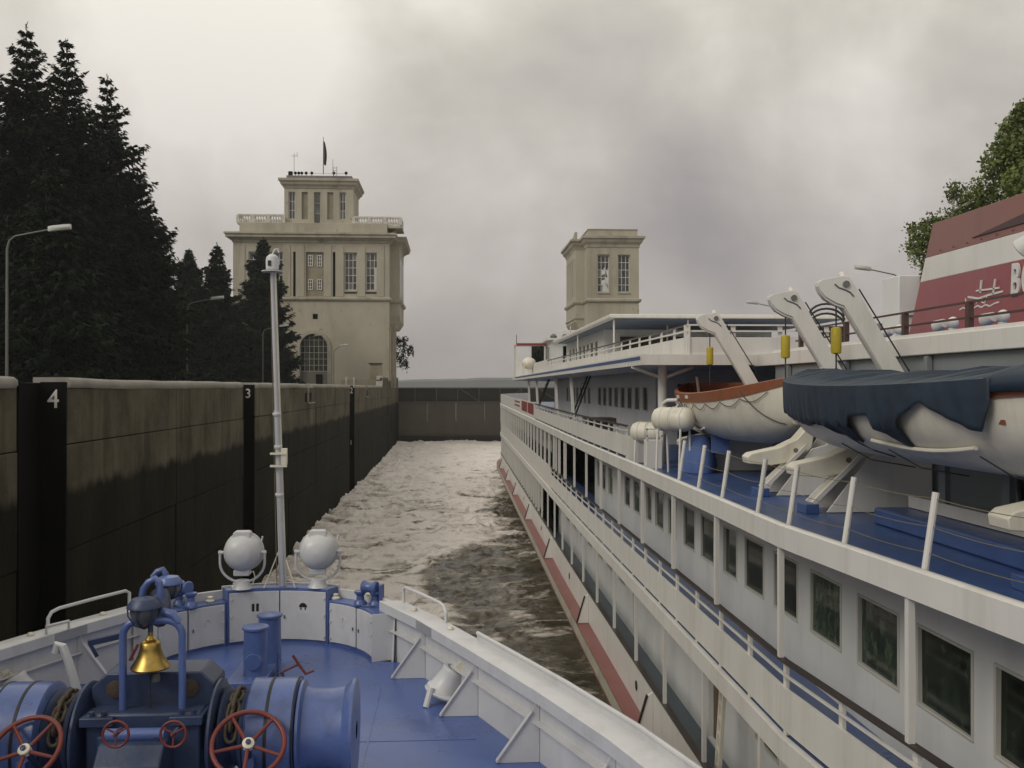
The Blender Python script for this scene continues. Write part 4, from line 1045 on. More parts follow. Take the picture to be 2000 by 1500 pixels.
# forward boat-deck bulwark and rail
sweep('boat_deck_bulwark', white, [(0.0, -1.62), (0.0, -1.14), (0.04, -1.14), (0.04, -1.62)], 23.2, 50)
sweep('boat_deck_bulwark', white, [(0.0, -1.688), (0.0, -0.86), (0.04, -0.86), (0.04, -1.688)], 50, 103.5)
sweep('boat_deck_rail', wood, [(-0.02, -0.93), (-0.02, -0.89), (0.06, -0.89), (0.06, -0.93)], 23.2, 50)
sweep('boat_deck_rail', white, [(0.0, -1.04), (0.0, -1.01), (0.03, -1.01), (0.03, -1.04)], 23.2, 50)
d = 23.4
while d < 50:
    x = XS(d); s = SH(d)
    MB().box(x + 0.041, x + 0.08, d - 0.06, d + 0.06, -1.69 + s, -0.93 + s).build('rail_post', white, ps); d += 1.35
MB().box(4.1, 4.95, 23.1, 23.15, -1.78, -1.14).build('bulwark_end', white, ps)
for a, b in ((50.8, 55.0), (55.6, 60.2)):
    sweep('red_name_panel', mat('name_red', (0.2, 0.035, 0.03), 0.5) if 'name_red' not in MATS else MATS['name_red'], [(-0.012, -1.50), (-0.012, -0.92), (-0.003, -0.92), (-0.003, -1.50)], a, b)
for z in (-1.05, -1.3):
    sweep('red_stripe', MATS['name_red'], [(-0.012, z - 0.05), (-0.012, z + 0.05), (-0.003, z + 0.05), (-0.003, z - 0.05)], 62.0, 67.5)
# forward deckhouse under the sun deck
HX = 6.4
hw = [(32.0 + 1.46 * k, 32.86 + 1.46 * k) for k in range(8)] + [(45.6 + 1.46 * k, 46.4 + 1.46 * k) for k in range(7)]
q = MB(); q.wall((HX, 0, 0), (0, 1, 0), (0, 0, 1), (30.8, 62), (-1.8, 0.52), [(a, b, -0.78, 0.02) for a, b in hw], (0.25, 0, 0))
q.add([(HX, 30.8, -1.8), (17, 30.8, -1.8), (17, 30.8, 0.52), (HX, 30.8, 0.52)], [(0, 1, 2, 3)])
q.build('deckhouse_wall', shipwall, ps, smooth=0, recalc=False)
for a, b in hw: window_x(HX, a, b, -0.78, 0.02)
MB().box(HX + 0.24, 16.8, 30.9, 62, -1.8, 0.5).build('deckhouse_core', black, ps)
MB().box(7.1, 9.2, 30.7, 30.79, -1.75, 0.1).build('deckhouse_shadow', black, ps)  # black slab painted in for the shadow below the sun deck
MB().cyl((5.05, 23.5, -1.8), (5.05, 23.5, 0.52), 0.11, n=14).build('pillar', white, ps)
for sgn in (-1, 1): MB().bar((5.05, 23.5, 0.22), (5.05 + sgn * 0.75, 23.5, 0.5), 0.07, 0.07).build('pillar_strut', white, ps)
for x, d in ((4.75, 39.5), (4.75, 45.5), (4.8, 62.5), (4.75, 56)):
    MB().bar((x + 0.05, d - 0.6, -1.7), (x, d, 0.52), 0.11, 0.11).build('deck_support', white, ps)
# companion ladders under the sun deck
for d0 in (41.0, 58.5):
    lad = MB()
    for dy in (0, 0.9): lad.bar((4.9, d0 + dy, -1.7), (4.9 + 0.9, d0 + dy + 0.3, 0.5), 0.04, 0.06)
    for k in range(9): lad.bar((4.9 + 0.1 * k, d0 + 0.033 * k, -1.5 + k * 0.24), (4.9 + 0.1 * k, d0 + 0.9 + 0.033 * k, -1.5 + k * 0.24), 0.09, 0.02)
    lad.build('companion_ladder', gatedark, ps)
# --- sun deck
zS0, zS1 = 0.52, 0.76
def sdx(d):
    x = 4.3
    if d > 70: x += (CL - x) * (1 - math.sqrt(max(0, 1 - ((d - 70) / 15.0) ** 2)))
    return x
secs = []
for d in [22.2 + i * 1.5 for i in range(33)] + [71 + 0.5 * i for i in range(28)]:
    x = sdx(d); secs.append([(x, d, zS0), (x, d, zS1), (2 * CL - x, d, zS1), (2 * CL - x, d, zS0)])
MB().loft(secs).build('sun_deck', white, ps)
MB().box(6.9, 2 * CL - 6.9, -6, 22.19, zS0 - 0.04, zS1).build('sun_deck_aft', white, ps, bevel=0.015)
MB().box(7.0, 2 * CL - 7.0, -6, 22.1, zS1, zS1 + 0.01).build('sun_deck_planking', blueship, ps)
MB().box(4.29, 4.299, 22.4, 68, zS0 + 0.12, zS0 + 0.2).build('blue_line', mat('blue_line', (0.05, 0.09, 0.22), 0.5), ps)
def rail_line(x, a, b, z0, zplate, ztop, step, name='sun_deck_bulwark', x2=None):
    x2 = x if x2 is None else x2
    n = int(abs(b - a) / step)
    MB().prism([(0, 0)] * 0 + [(x, a), (x2, b), (x2 + 0.04, b), (x + 0.04, a)], lambda X, Y: (X, Y, z0), lambda X, Y: (X, Y, zplate)).build(name, white, ps)
    for zz_ in (ztop, (ztop + zplate) / 2):
        MB().bar((x + 0.02, a, zz_), (x2 + 0.02, b, zz_), 0.05, 0.035).build('sun_deck_rail', wood if zz_ == ztop else white, ps)
    for k in range(n + 1):
        t = k / n; X = x + (x2 - x) * t; Y = a + (b - a) * t
        MB().box(X + 0.041, X + 0.075, Y - 0.07, Y + 0.07, z0, ztop).build('rail_post', white, ps)
rail_line(5.35, 22.3, 52, zS1, 1.16, 1.44, 1.35, x2=5.0)
MB().box(5.0, 5.05, 52, 66, zS1, 1.5).build('sun_deck_bulwark', white, ps)
# athwart piece at its after end
MB().box(5.35, 8.7, 22.26, 22.3, zS1, 1.16).build('sun_deck_bulwark', white, ps)
for z in (1.30, 1.44): MB().bar((5.35, 22.28, z), (8.7, 22.28, z), 0.04, 0.035).build('sun_deck_rail', white, ps)
for k in range(4): MB().box(5.35 + k * 1.1 - 0.05, 5.35 + k * 1.1 + 0.05, 22.31, 22.35, zS1, 1.44).build('rail_post', white, ps)
# canopy over the sun deck with a house beneath
cn = MB(); cn.prism([(6.5, 40.5), (16.7, 40.5), (16.7, 64), (6.5, 64)], lambda x, y: (x, y, 2.90), lambda x, y: (x, y, 3.06)); cn.build('canopy', white, ps, bevel=0.03)
MB().box(6.8, 16.4, 40.8, 63.7, 2.86, 2.899).build('canopy_lining', mat('canopy_blue', (0.10, 0.13, 0.20), 0.6), ps)
for d in (41, 45, 49, 53, 57, 61):
    for x in ((6.75, 9.9) if d in (41, 53) else (9.9,)): MB().cyl((x, d, zS1), (x, d, 2.86), 0.04, n=8).build('canopy_post', white, ps)
uh = [(50.0 + k * 1.6, 51.0 + k * 1.6) for k in range(8)]
q = MB(); q.wall((7.4, 0, 0), (0, 1, 0), (0, 0, 1), (48, 64), (zS1, 2.86), [(a, b, 1.5, 2.4) for a, b in uh], (0.2, 0, 0))
q.add([(7.4, 48, zS1), (15.8, 48, zS1), (15.8, 48, 2.86), (7.4, 48, 2.86)], [(0, 1, 2, 3)]); q.build('lounge_wall', shipwall, ps, smooth=0, recalc=False)
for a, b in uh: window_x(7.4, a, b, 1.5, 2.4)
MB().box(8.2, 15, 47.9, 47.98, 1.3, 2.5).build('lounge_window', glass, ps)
# wheelhouse and bridge wing
wh = MB(); wh.wall((6.6, 0, 0), (0, 1, 0), (0, 0, 1), (66, 74), (zS1, 3.2), [(67 + 1.7 * k, 68.3 + 1.7 * k, 1.9, 2.8) for k in range(4)], (0.2, 0, 0))
wh.add([(6.6, 66, zS1), (16.6, 66, zS1), (16.6, 66, 3.2), (6.6, 66, 3.2)], [(0, 1, 2, 3)]); wh.build('wheelhouse_wall', shipwall, ps, smooth=0, recalc=False)
for k in range(4): window_x(6.6, 67 + 1.7 * k, 68.3 + 1.7 * k, 1.9, 2.8)
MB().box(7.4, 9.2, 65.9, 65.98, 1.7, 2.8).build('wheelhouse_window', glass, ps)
MB().box(6.3, 16.9, 65.6, 74.4, 3.2, 3.32).build('wheelhouse_roof', white, ps)
wg = MB().box(4.35, 6.5, 68.4, 70.4, 2.95, 3.07).build('wing_roof', white, ps)
MB().box(4.4, 6.5, 68.37, 68.397, 2.93, 3.1).build('wing_red_edge', MATS['name_red'], wg)
for x, d in ((4.42, 68.5), (4.42, 70.3), (5.4, 68.5), (6.4, 68.5)): MB().box(x - 0.06, x + 0.06, d - 0.06, d + 0.06, zS1, 2.94).build('wing_post', white, ps)
MB().box(4.36, 6.5, 68.42, 68.48, zS1, 1.75).build('wing_panel', white, ps)
MB().box(5.46, 6.34, 68.44, 68.5, 1.76, 2.9).build('wing_pane', glass, ps)
MB().cyl((4.42, 68.6, 3.07), (4.42, 68.6, 3.7), 0.03, n=6).build('wing_aerial', steel, ps)
MB().cyl((8, 66.5, 3.32), (7.9, 66, 4.1), 0.04, n=6).build('radar_mast', white, ps)
MB().box(7.0, 9.0, 66.3, 66.6, 3.75, 3.9).build('radar_bar', white, ps)
for x in (6.8, 7.6, 9.6): MB().lathe([(0.0, 0), (0.2, 0.02), (0.25, 0.16), (0.1, 0.3), (0, 0.32)], (x, 66.4, 3.33), (0, 0, 1), 12, caps=False).build('roof_fitting', steel, ps)
# --- side of the midship house behind the boats
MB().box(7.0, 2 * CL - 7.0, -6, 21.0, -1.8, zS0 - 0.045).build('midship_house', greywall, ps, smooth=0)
# raised blue coaming with an open white bulwark on it
MB().box(5.55, 6.05, -6, 12.7, -1.80, -1.58).build('coaming', blueship, ps, bevel=0.03)
MB().box(5.98, 6.02, -6, 12.6, -1.57, -1.42).build('lower_strip', white, ps)
MB().box(5.98, 6.02, -6, 12.6, -0.92, -0.80).build('upper_strip', white, ps)
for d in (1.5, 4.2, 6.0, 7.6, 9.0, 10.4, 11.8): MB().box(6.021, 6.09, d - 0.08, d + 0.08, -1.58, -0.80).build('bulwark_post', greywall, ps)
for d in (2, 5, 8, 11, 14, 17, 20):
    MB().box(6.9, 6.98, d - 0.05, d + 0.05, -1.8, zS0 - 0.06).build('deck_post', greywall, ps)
    MB().prism([(6.93, zS0 - 0.05), (6.93, 0.1), (6.99, 0.1), (7.2, zS0 - 0.05)], lambda x, z: (x, d - 0.02, z), lambda x, z: (x, d + 0.02, z)).build('bracket', greywall, ps)
MB().bar((6.96, 9.5, -0.05), (6.96, 15.5, -0.05), 0.05, 0.06).build('wall_pipe', gatedark, ps)
MB().lathe([(0, 0), (0.13, 0), (0.13, 0.12), (0.0, 0.14)], (6.98, 12.9, 0.12), (-1, 0, 0), 14, caps=False).build('floodlight', gatedark, ps)
# coil of black cable on a hook
q = MB()
for k in range(5):
    q.tube([(5.95 + 0.02 * k, 9.9 + 0.13 * math.cos(2 * math.pi * j / 18) * (1 + 0.06 * k), -0.98 - 0.05 * k + 0.28 * math.sin(2 * math.pi * j / 18)) for j in range(18)], 0.022, 6, closed=True)
q.build('cable_coil', cable, label='coil of black cable hanging on the rail below the covered lifeboat', cat='cable')
# --- brown rail on the sun deck and things along it
for z in (1.22, 1.0):
    MB().bar((7.35, -4, z), (7.35, 20.7, z), 0.035, 0.03).build('brown_rail', brown, ps)
for d in (3, 5.4, 7.6, 9.8, 11.85, 13.6, 15.6, 18.0, 20.4):
    MB().box(7.31, 7.39, d - 0.05, d + 0.05, zS1 + 0.01, 1.22).build('brown_rail_post', brown, ps)
MB().bar((7.02, -4, zS1 + 0.03), (7.02, 21.2, zS1 + 0.03), 0.05, 0.05).build('waterway_bar', white, ps)
# funnel
def fun(z, d0, d1, x0=10.4, x1=12.8):
    f = (z - 0.77) / 2.9
    a = d1 - f * 1.15; b = d0 + f * 0.2
    ins = 0.12 * f
    return [(x0 + ins + 0.12, a, z), (x0 + ins, a - 0.25, z), (x0 + ins, b, z), (x1 - ins, b, z), (x1 - ins, a - 0.25, z), (x1 - ins - 0.12, a, z)]
fd0, fd1 = 14.6, 22.35
def funpart(z0, z1, name, m, parent=ps): return MB().loft([fun(z0, fd0, fd1), fun(z1, fd0, fd1)]).build(name, m, parent, smooth=30, bevel=0.01)
fn = funpart(0.77, 2.36, 'funnel', funnelred)
funpart(2.36, 2.88, 'funnel_white_band', white, fn)
funpart(2.88, 3.6, 'funnel_top', funneltop, fn)
MB().prism([(19.3, 3.03), (15.2, 3.03), (15.2, 3.42)], lambda y, z: (10.47, y, z), lambda y, z: (10.6, y, z)).build('funnel_louvre', mat('louvre', (0.08, 0.05, 0.05), 0.6), fn)
for k in range(9): MB().cyl((10.47, 20.6 - k * 0.55, 2.96), (10.5, 20.6 - k * 0.55, 2.96), 0.018, n=6).build('rivet', funneltop, fn)
# ship drawing and letters on the funnel side
ex = lambda px, py: at_x(px, py, 10.42)
q = MB()
def fline(pts, w_):
    P = [ex(*p) for p in pts]
    for a, b in zip(P[:-1], P[1:]): q.bar((10.448, a.y, a.z), (10.448, b.y, b.z), w_, 0.04, up=(1, 0, 0))
fline([(1915, 547), (1913, 572)], 0.045); fline([(1942, 545), (1938, 575)], 0.045)
fline([(1905, 568), (1930, 565), (1950, 562)], 0.035)
fline([(1889, 580), (1910, 583), (1930, 576), (1957, 569)], 0.04)
fline([(1884, 583), (1886, 593)], 0.025)
fline([(1910, 584), (1906, 592)], 0.025); fline([(1918, 580), (1916, 590), (1922, 592), (1926, 580)], 0.025)
fline([(1873, 605), (1880, 601), (1887, 603), (1893, 599), (1900, 602), (1908, 597), (1916, 600), (1924, 595), (1932, 598), (1942, 592), (1950, 590)], 0.03)
q.build('funnel_drawing', numwhite, fn)
p = ex(1985, 549)
text('funnel_letter', 'B', numwhite, fn, (10.432, p.y + 0.06, p.z), (0, -1, 0), (0, 0, 1), 0.84, 0.02, 0.12, bold=0.02, sx=0.62)
text('funnel_letter', 'O', numwhite, fn, (10.432, p.y - 0.36, p.z), (0, -1, 0), (0, 0, 1), 0.84, 0.02, 0.12, bold=0.02, sx=0.62)
# white casing forward of the funnel
b0 = MB().box(10.45, 12.4, 22.5, 23.4, 0.77, 2.64).build('casing', shipwall, ps, bevel=0.02)
MB().box(10.95, 11.07, 22.4, 22.48, 1.85, 2.62).build('casing_pipe', brown, b0)
MB().box(10.5, 12.4, 22.44, 22.498, 1.70, 1.76).build('casing_ledge', shipwall, b0)
MB().cyl((10.6, 24.2, 0.77), (10.6, 24.2, 1.6), 0.3, n=16).build('deck_barrel', greywall, ps)
q = MB()
for k in range(3): q.tube([(9.3 + 0.45 * math.cos(t_), 24.0, 1.55 + 0.12 * k + 0.3 * math.sin(t_)) for t_ in [math.pi * j / 10 for j in range(11)]], 0.03, 6)
q.build('deck_hoops', cable, ps)
MB().box(9.0, 9.9, 24.3, 25, 0.77, 1.55).build('deck_winch', gatedark, ps)
MB().box(8.8, 9.8, 26.2, 27.4, 0.78, 1.1).build('red_bench', MATS['name_red'], ps)
# mushroom vents / globe lamps by the rail
for i, (px, py) in enumerate(((1860, 637), (1958, 628), (1756, 657))):
    p = at_x(px, py, 7.7); t = thing('deck_vent', (7.7, p.y, zS1 + 0.01), ['white swivel deck vent at the middle brown rail post', 'white swivel deck vent at the right brown rail post', 'white swivel deck vent at the left brown rail post'][i], 'vent', 'vents along the brown rail')
    y = p.y
    MB().cyl((7.7, y, zS1 + 0.01), (7.7, y, zS1 + 0.16), 0.06, n=12).build('stem', white, t)
    MB().ball((7.7, y - 0.02, zS1 + 0.24), (0.085, 0.095, 0.095), 14, 8).build('globe', white, t)
    MB().cyl((7.62, y + 0.08, zS1 + 0.24), (7.58, y + 0.26, zS1 + 0.2), 0.07, 0.1, n=12).build('cowl', white, t)
# big white lamp cut by the right edge in front of the funnel
t = thing('floodlight', (7.6, 12.5, 0.77), 'white tilted floodlight at the right edge in front of the funnel', 'floodlight')
p = at_y(2000, 475, 12.5)
MB().cyl((p.x + 0.2, 12.5, 0.77), (p.x + 0.2, 12.5, p.z), 0.03, n=8).build('stand', white, t)
MB().lathe([(0.02, 0), (0.08, 0.04), (0.14, 0.2), (0.17, 0.32), (0.15, 0.34)], (p.x + 0.25, 12.5, p.z + 0.14), (-0.35, 0.75, -0.6), 16).build('head', lampwhite, t)

# ------------------------------------------------------------------ davits
def davit(D, label):
    t = thing('davit', (6.2, D, -1.8), label, 'davit', 'lifeboat davits')
    pts = [(1594, 553), (1603, 547), (1625, 543), (1640, 540), (1655, 541), (1668, 562), (1690, 602), (1768, 738), (1808, 808), (1765, 808), (1725, 732), (1653, 612), (1645, 598), (1628, 592), (1608, 580), (1597, 566)]
    pl = [(at_y(a, b, 14.1).x, at_y(a, b, 14.1).z) for a, b in pts]
    for side in (-1, 1):
        MB().prism(pl, lambda x, z: (x, D + side * 0.07 - 0.012, z), lambda x, z: (x, D + side * 0.07 + 0.012, z)).build('arm_cheek', white, t, bevel=0.006)
    MB().prism([(a * 0.985 + 0.015 * 6.0, b * 0.97) for a, b in pl], lambda x, z: (x, D - 0.056, z), lambda x, z: (x, D + 0.056, z)).build('arm', white, t)
    hx, hz2 = at_y(1648, 556, 14.1).x, at_y(1648, 556, 14.1).z
    MB().cyl((hx, D - 0.11, hz2), (hx, D + 0.11, hz2), 0.05, n=14).build('sheave', steel, t)
    w0, w1 = at_y(1676, 565, 14.1), at_y(1772, 728, 14.1)
    MB().tube([(w0.x, D - 0.03, w0.z), (w1.x + 0.03, D - 0.03, w1.z)], 0.012, 5).build('arm_wire', cable, t)
    cr = [at_y(*p_, 14.1) for p_ in ((1626, 556), (1634, 563), (1646, 567), (1656, 572), (1663, 580))]
    MB().tube([(c_.x, D - 0.085, c_.z) for c_ in cr], 0.012, 5).build('guide_bar', steel, t)
    MB().cyl((hx - 0.02, D - 0.03, hz2 + 0.1), (hx - 0.02, D + 0.03, hz2 + 0.17), 0.04, n=8).build('head_lug', white, t)
    # trackway frame on the deck
    MB().prism([(5.35, -1.79), (6.9, -1.79), (6.9, -0.2), (6.65, -0.2), (6.2, -0.95), (5.95, -1.02)], lambda x, z: (x, D - 0.3, z), lambda x, z: (x, D - 0.26, z)).build('side_plate', white, t, bevel=0.006)
    MB().prism([(5.35, -1.79), (6.9, -1.79), (6.9, -0.2), (6.65, -0.2), (6.2, -0.95), (5.95, -1.02)], lambda x, z: (x, D + 0.26, z), lambda x, z: (x, D + 0.3, z)).build('side_plate', white, t, bevel=0.006)
    for s in (-0.34, -0.1):
        MB().bar((5.13, D + s, -1.66), (5.85, D + s, -0.96), 0.035, 0.06).build('track_flange', white, t)
    MB().bar((5.15, D - 0.22, -1.69), (5.85, D - 0.22, -1.0), 0.2, 0.02).build('track_web', cream, t)
    MB().box(5.0, 5.2, D - 0.4, D - 0.04, -1.80, -1.66).build('track_foot', blueship, t, bevel=0.01)
    # cradle arm that carries the boat
    MB().prism([(4.92, -1.27), (4.9, -1.16), (4.97, -1.10), (5.45, -1.0), (5.75, -0.86), (5.93, -0.66), (6.05, -0.7), (6.0, -1.0), (5.8, -1.22), (5.3, -1.3)], lambda x, z: (x, D - 0.17, z), lambda x, z: (x, D + 0.17, z)).build('cradle_arm', cream, t, bevel=0.015)
    MB().cyl((5.72, D - 0.18, -1.05), (5.72, D + 0.18, -1.05), 0.04, n=12).build('cradle_pin', steel, t)
    # fall with its yellow float
    fx, fz = at_y(1633, 594, 14.1).x, at_y(1633, 594, 14.1).z
    MB().cyl((fx, D, fz), (fx, D, 0.05), 0.012, n=6).build('fall_wire', cable, t)
    zf = at_y(1633, 665, 14.1).z
    MB().lathe([(0.02, -0.2), (0.07, -0.185), (0.076, -0.15), (0.076, 0.15), (0.07, 0.185), (0.02, 0.2)], (fx, D, zf), (0, 0, 1), 16).build('float', yellow, t)
    return t
d1_ = davit(14.1, 'white davit arm at the far end of the covered lifeboat, nearest of three')
for D, lab in ((16.3, 'white davit arm between the two lifeboats, middle of three'), (21.2, 'white davit arm over the open lifeboat, farthest and lowest of three')):
    copy_tree(d1_, (6.2, D, -1.8), lab)
copy_tree(d1_, (6.2, 8.6, -1.8), 'white davit trackway foot cut by the right edge of the picture')

# ------------------------------------------------------------------ lifeboats
def lifeboat(y0, y1, label, cover):
    cxb = 5.53 if cover else 5.98; Lg = y1 - y0; ym = (y0 + y1) / 2
    t = thing('lifeboat', (cxb, ym, -1.15), label, 'lifeboat', 'lifeboats on the boat deck')
    def half(s):    # s -1..1 along the length
        return (1.08 if cover else 0.96) * max(0.0, 1 - abs(s) ** 2.1) ** (0.72 if s > 0 else 0.6)
    def gun(s): return 0.0 + 0.16 * s * s
    def keel(s): return (-0.88 if cover else -1.10) + 0.55 * abs(s) ** 5
    secs = []; n = 34
    prof = [(1.0, 1.0), (0.995, 0.86), (0.97, 0.7), (0.93, 0.54), (0.84, 0.38), (0.66, 0.2), (0.36, 0.07), (0.0, 0.0)]
    S = [-0.997 + 1.994 * i / (n - 1) for i in range(n)]
    S = [math.sin(s * math.pi / 2 * 0.999) for s in S]
    for s in S:
        h = max(0.02, half(s)); g_ = gun(s); k_ = keel(s); y = ym + s * Lg / 2
        lf = [(cxb - h * a, y, k_ + (g_ - k_) * b) for a, b in prof]
        rt = [(cxb + h * a, y, k_ + (g_ - k_) * b) for a, b in reversed(prof[:-1])]
        secs.append(lf + rt)
    hull = MB().loft(secs, closed=False).build('hull', cream, t, smooth=60)
    hull.modifiers.new('thick', 'SOLIDIFY').thickness = 0.03
    # orange gunwale band outside, orange inside
    for side in (-1, 1):
        sc_ = []
        for s in S:
            h = max(0.02, half(s)); g_ = gun(s); k_ = keel(s); y = ym + s * Lg / 2
            f = lambda b: k_ + (g_ - k_) * b
            sc_.append([(cxb + side * (h + 0.012), y, f(0.83)), (cxb + side * (h + 0.022), y, f(1.0)), (cxb + side * (h - 0.06), y, f(1.0) + 0.015), (cxb + side * max(0.0, h - 0.06), y, f(0.94))])
        MB().loft(sc_).build('gunwale', orange, t, smooth=50)
    sc_ = []
    for s in S:
        h = max(0.01, half(s) - 0.05); g_ = gun(s); k_ = keel(s) + 0.12; y = ym + s * (Lg / 2 - 0.05)
        sc_.append([(cxb - h * a, y, k_ + (g_ - 0.01 - k_) * b) for a, b in prof] + [(cxb + h * a, y, k_ + (g_ - 0.01 - k_) * b) for a, b in reversed(prof[:-1])])
    MB().loft(sc_, closed=False).build('inside', orangein, t, smooth=60)
    for s in (-0.6, -0.2, 0.2, 0.6):
        h = half(s) * 0.93; y = ym + s * Lg / 2
        MB().box(cxb - h, cxb + h, y - 0.12, y + 0.12, -0.32, -0.28).build('thwart', orangein, t)
    MB().cyl((cxb, y1 - 0.85, -0.5), (cxb, y1 - 0.85, 0.3), 0.035, n=8).build('lifting_hook', cream, t)
    # rubbing tube and bilge grab rails
    def side_line(s0, s1, b, r, m, name, off=0.03, nn=14, droop=0.0):
        pts = []
        for i in range(nn):
            s = s0 + (s1 - s0) * i / (nn - 1); h = max(0.02, half(s)); g_ = gun(s); k_ = keel(s)
            bb = b - droop * math.sin(math.pi * i / (nn - 1))
            # width at this height
            hh = np.interp(bb, [p[1] for p in reversed(prof)], [p[0] for p in reversed(prof)])
            pts.append((cxb - h * hh - off, ym + s * Lg / 2, k_ + (g_ - k_) * bb))
        return MB().tube(pts, r, 7).build(name, m, t)
    side_line(0.45, 0.992, 0.76, 0.024, cream, 'rubbing_tube', 0.02, 22)
    side_line(0.55, 0.93, 0.40, 0.022, cream, 'grab_rail', 0.05, 12, 0.06)
    side_line(-0.52 if cover else -0.1, -0.08 if cover else 0.30, 0.34, 0.022, cream, 'grab_rail', 0.05, 12, 0.06)
    for i in range(9):
        a = -0.9 + i * 0.2
        if cover and -0.75 < a < 0.95: continue
        side_line(a, a + 0.2, 0.8, 0.007, cable, 'grab_line', 0.03, 9, 0.1)
    for s in (0.92, 0.84, 0.74, 0.6, 0.45):
        h = half(s); k_ = keel(s); zf = k_ + (gun(s) - k_) * 0.56
        q = MB(); q.ball((cxb - h * 0.94 - 0.03, ym + s * Lg / 2, zf), (0.03, 0.055, 0.035), 10, 6); q.build('float', yellow if s < 0.7 else brown, t)
    # white name plates
    for s in (0.28, 0.02):
        if cover: continue
        h = half(s); MB().box(cxb - h - 0.032, cxb - h - 0.024, ym + s * Lg / 2 - 0.12, ym + s * Lg / 2 + 0.12, -0.10, -0.03).build('name_plate', white, t)
    # slanting gripe wire over the hull
    for s0, s1 in ((0.28, 0.0), (-0.7, -0.92)):
        pts = []
        for i in range(12):
            f = i / 11; s = s0 + (s1 - s0) * f; bb = 0.95 * (1 - f) + 0.1 * f; h = half(s); k_ = keel(s)
            hh = np.interp(bb, [p[1] for p in reversed(prof)], [p[0] for p in reversed(prof)])
            pts.append((cxb - h * hh - 0.02, ym + s * Lg / 2, k_ + (gun(s) - k_) * bb))
        MB().tube(pts, 0.01, 5).build('gripe_wire', cable, t)
    if cover:
        # tarpaulin: a low ridge, drawn over the far two thirds, its skirt hanging unevenly outside
        rg = random.Random(4)
        sc_ = []
        ss = [0.992 - 1.612 * i / 150 for i in range(151)]
        def skirt(s):   # how low (fraction of depth from the gunwale) the outer skirt hangs
            # key points along the boat, far end first
            ks = [(0.992, 0.42), (0.9, 0.52), (0.35, 0.60), (0.22, 0.52), (0.02, 0.74), (0.0, 0.74), (-0.05, 0.38), (-0.155, 0.36), (-0.235, 0.74), (-0.265, 0.74), (-0.30, 0.40), (-0.39, 0.2), (-0.56, 0.50), (-0.59, 0.52), (-0.62, 0.25)]
            xs_ = [k[0] for k in reversed(ks)]; ys_ = [k[1] for k in reversed(ks)]
            return float(np.interp(s, xs_, ys_))
        for i, s in enumerate(ss):
            h = max(0.03, half(s)) + 0.03; g_ = gun(s); k_ = keel(s); y = ym + s * Lg / 2
            if s > 0.96: y += 0.03
            rw_ = 0.15 + 0.04 * math.sin(i * 0.9) + 0.025 * math.sin(i * 2.3)
            rw_ *= min(1, (1 - abs(s)) * 6 + 0.25)
            row = []
            dep = skirt(s)
            for j in range(9):
                f = dep * (1 - j / 8.0)          # from the hem up to the gunwale
                bb = max(0.03, 1 - f)
                hh = float(np.interp(bb, [p[1] for p in reversed(prof)], [p[0] for p in reversed(prof)]))
                fold = (0.022 * math.sin(i * 1.1 + j * 0.25) + 0.016 * math.sin(i * 0.47 + 1.0)) * f
                row.append((cxb - (h * (0.35 * hh + 0.65) if f < 0.55 else h * hh) - 0.045 - fold, y, k_ + (g_ - k_) * bb + 0.02))
            for j, f in enumerate((0.8, 0.5, 0.2, -0.2, -0.5, -0.8, -1.0)):
                zz_ = g_ + 0.03 + rw_ * (1 - abs(f) ** 1.4) - 0.05 * abs(math.sin(s * 9)) * (1 - abs(f))
                row.append((cxb - h * f, y, zz_))
            row.append((cxb + h + 0.03, y, g_ - 0.25))
            sc_.append(row)
        cv = MB().loft(sc_, closed=False).build('cover', tarp, t, smooth=70)
        cv.modifiers.new('thick', 'SOLIDIFY').thickness = 0.015
        # lashings from the corners of the skirt
        for s in (0.01, -0.25, -0.58):
            h = half(s); k_ = keel(s); y = ym + s * Lg / 2
            MB().tube([(cxb - h * 0.97 - 0.05, y, k_ * 0.72), (cxb - h * 0.7 - 0.03, y - 0.1, k_ * 0.93), (cxb - h * 0.3, y - 0.2, k_ * 1.02)], 0.008, 5).build('lashing', cable, t)
        # loose tail of the cover along the nearer gunwale
        sc_ = []
        for i in range(26):
            s = -0.60 - 0.38 * i / 25; h = half(s) + 0.02; g_ = gun(s); y = ym + s * Lg / 2
            sc_.append([(cxb - h - 0.035, y, g_ - 0.10), (cxb - h - 0.03, y, g_ + 0.02), (cxb - h * 0.92, y, g_ + 0.07), (cxb - h * 0.4, y, g_ + 0.17 + 0.03 * math.sin(i)), (cxb + h * 0.3, y, g_ + 0.16), (cxb + h, y, g_ + 0.02)])
        tv = MB().loft(sc_, closed=False).build('cover_tail', tarp, t, smooth=70)
        tv.modifiers.new('thick', 'SOLIDIFY').thickness = 0.015
    return t
lb = lifeboat(16.4, 24.0, 'open cream lifeboat with an orange gunwale, the farther of the two', False)
lb.rotation_euler = (math.radians(-0.6), math.radians(-7), 0)      # slung a little crooked in its falls
lb.location.z += 0.0
lifeboat(6.6, 15.3, 'cream lifeboat half hidden under a dark blue tarpaulin, the nearer one', True)

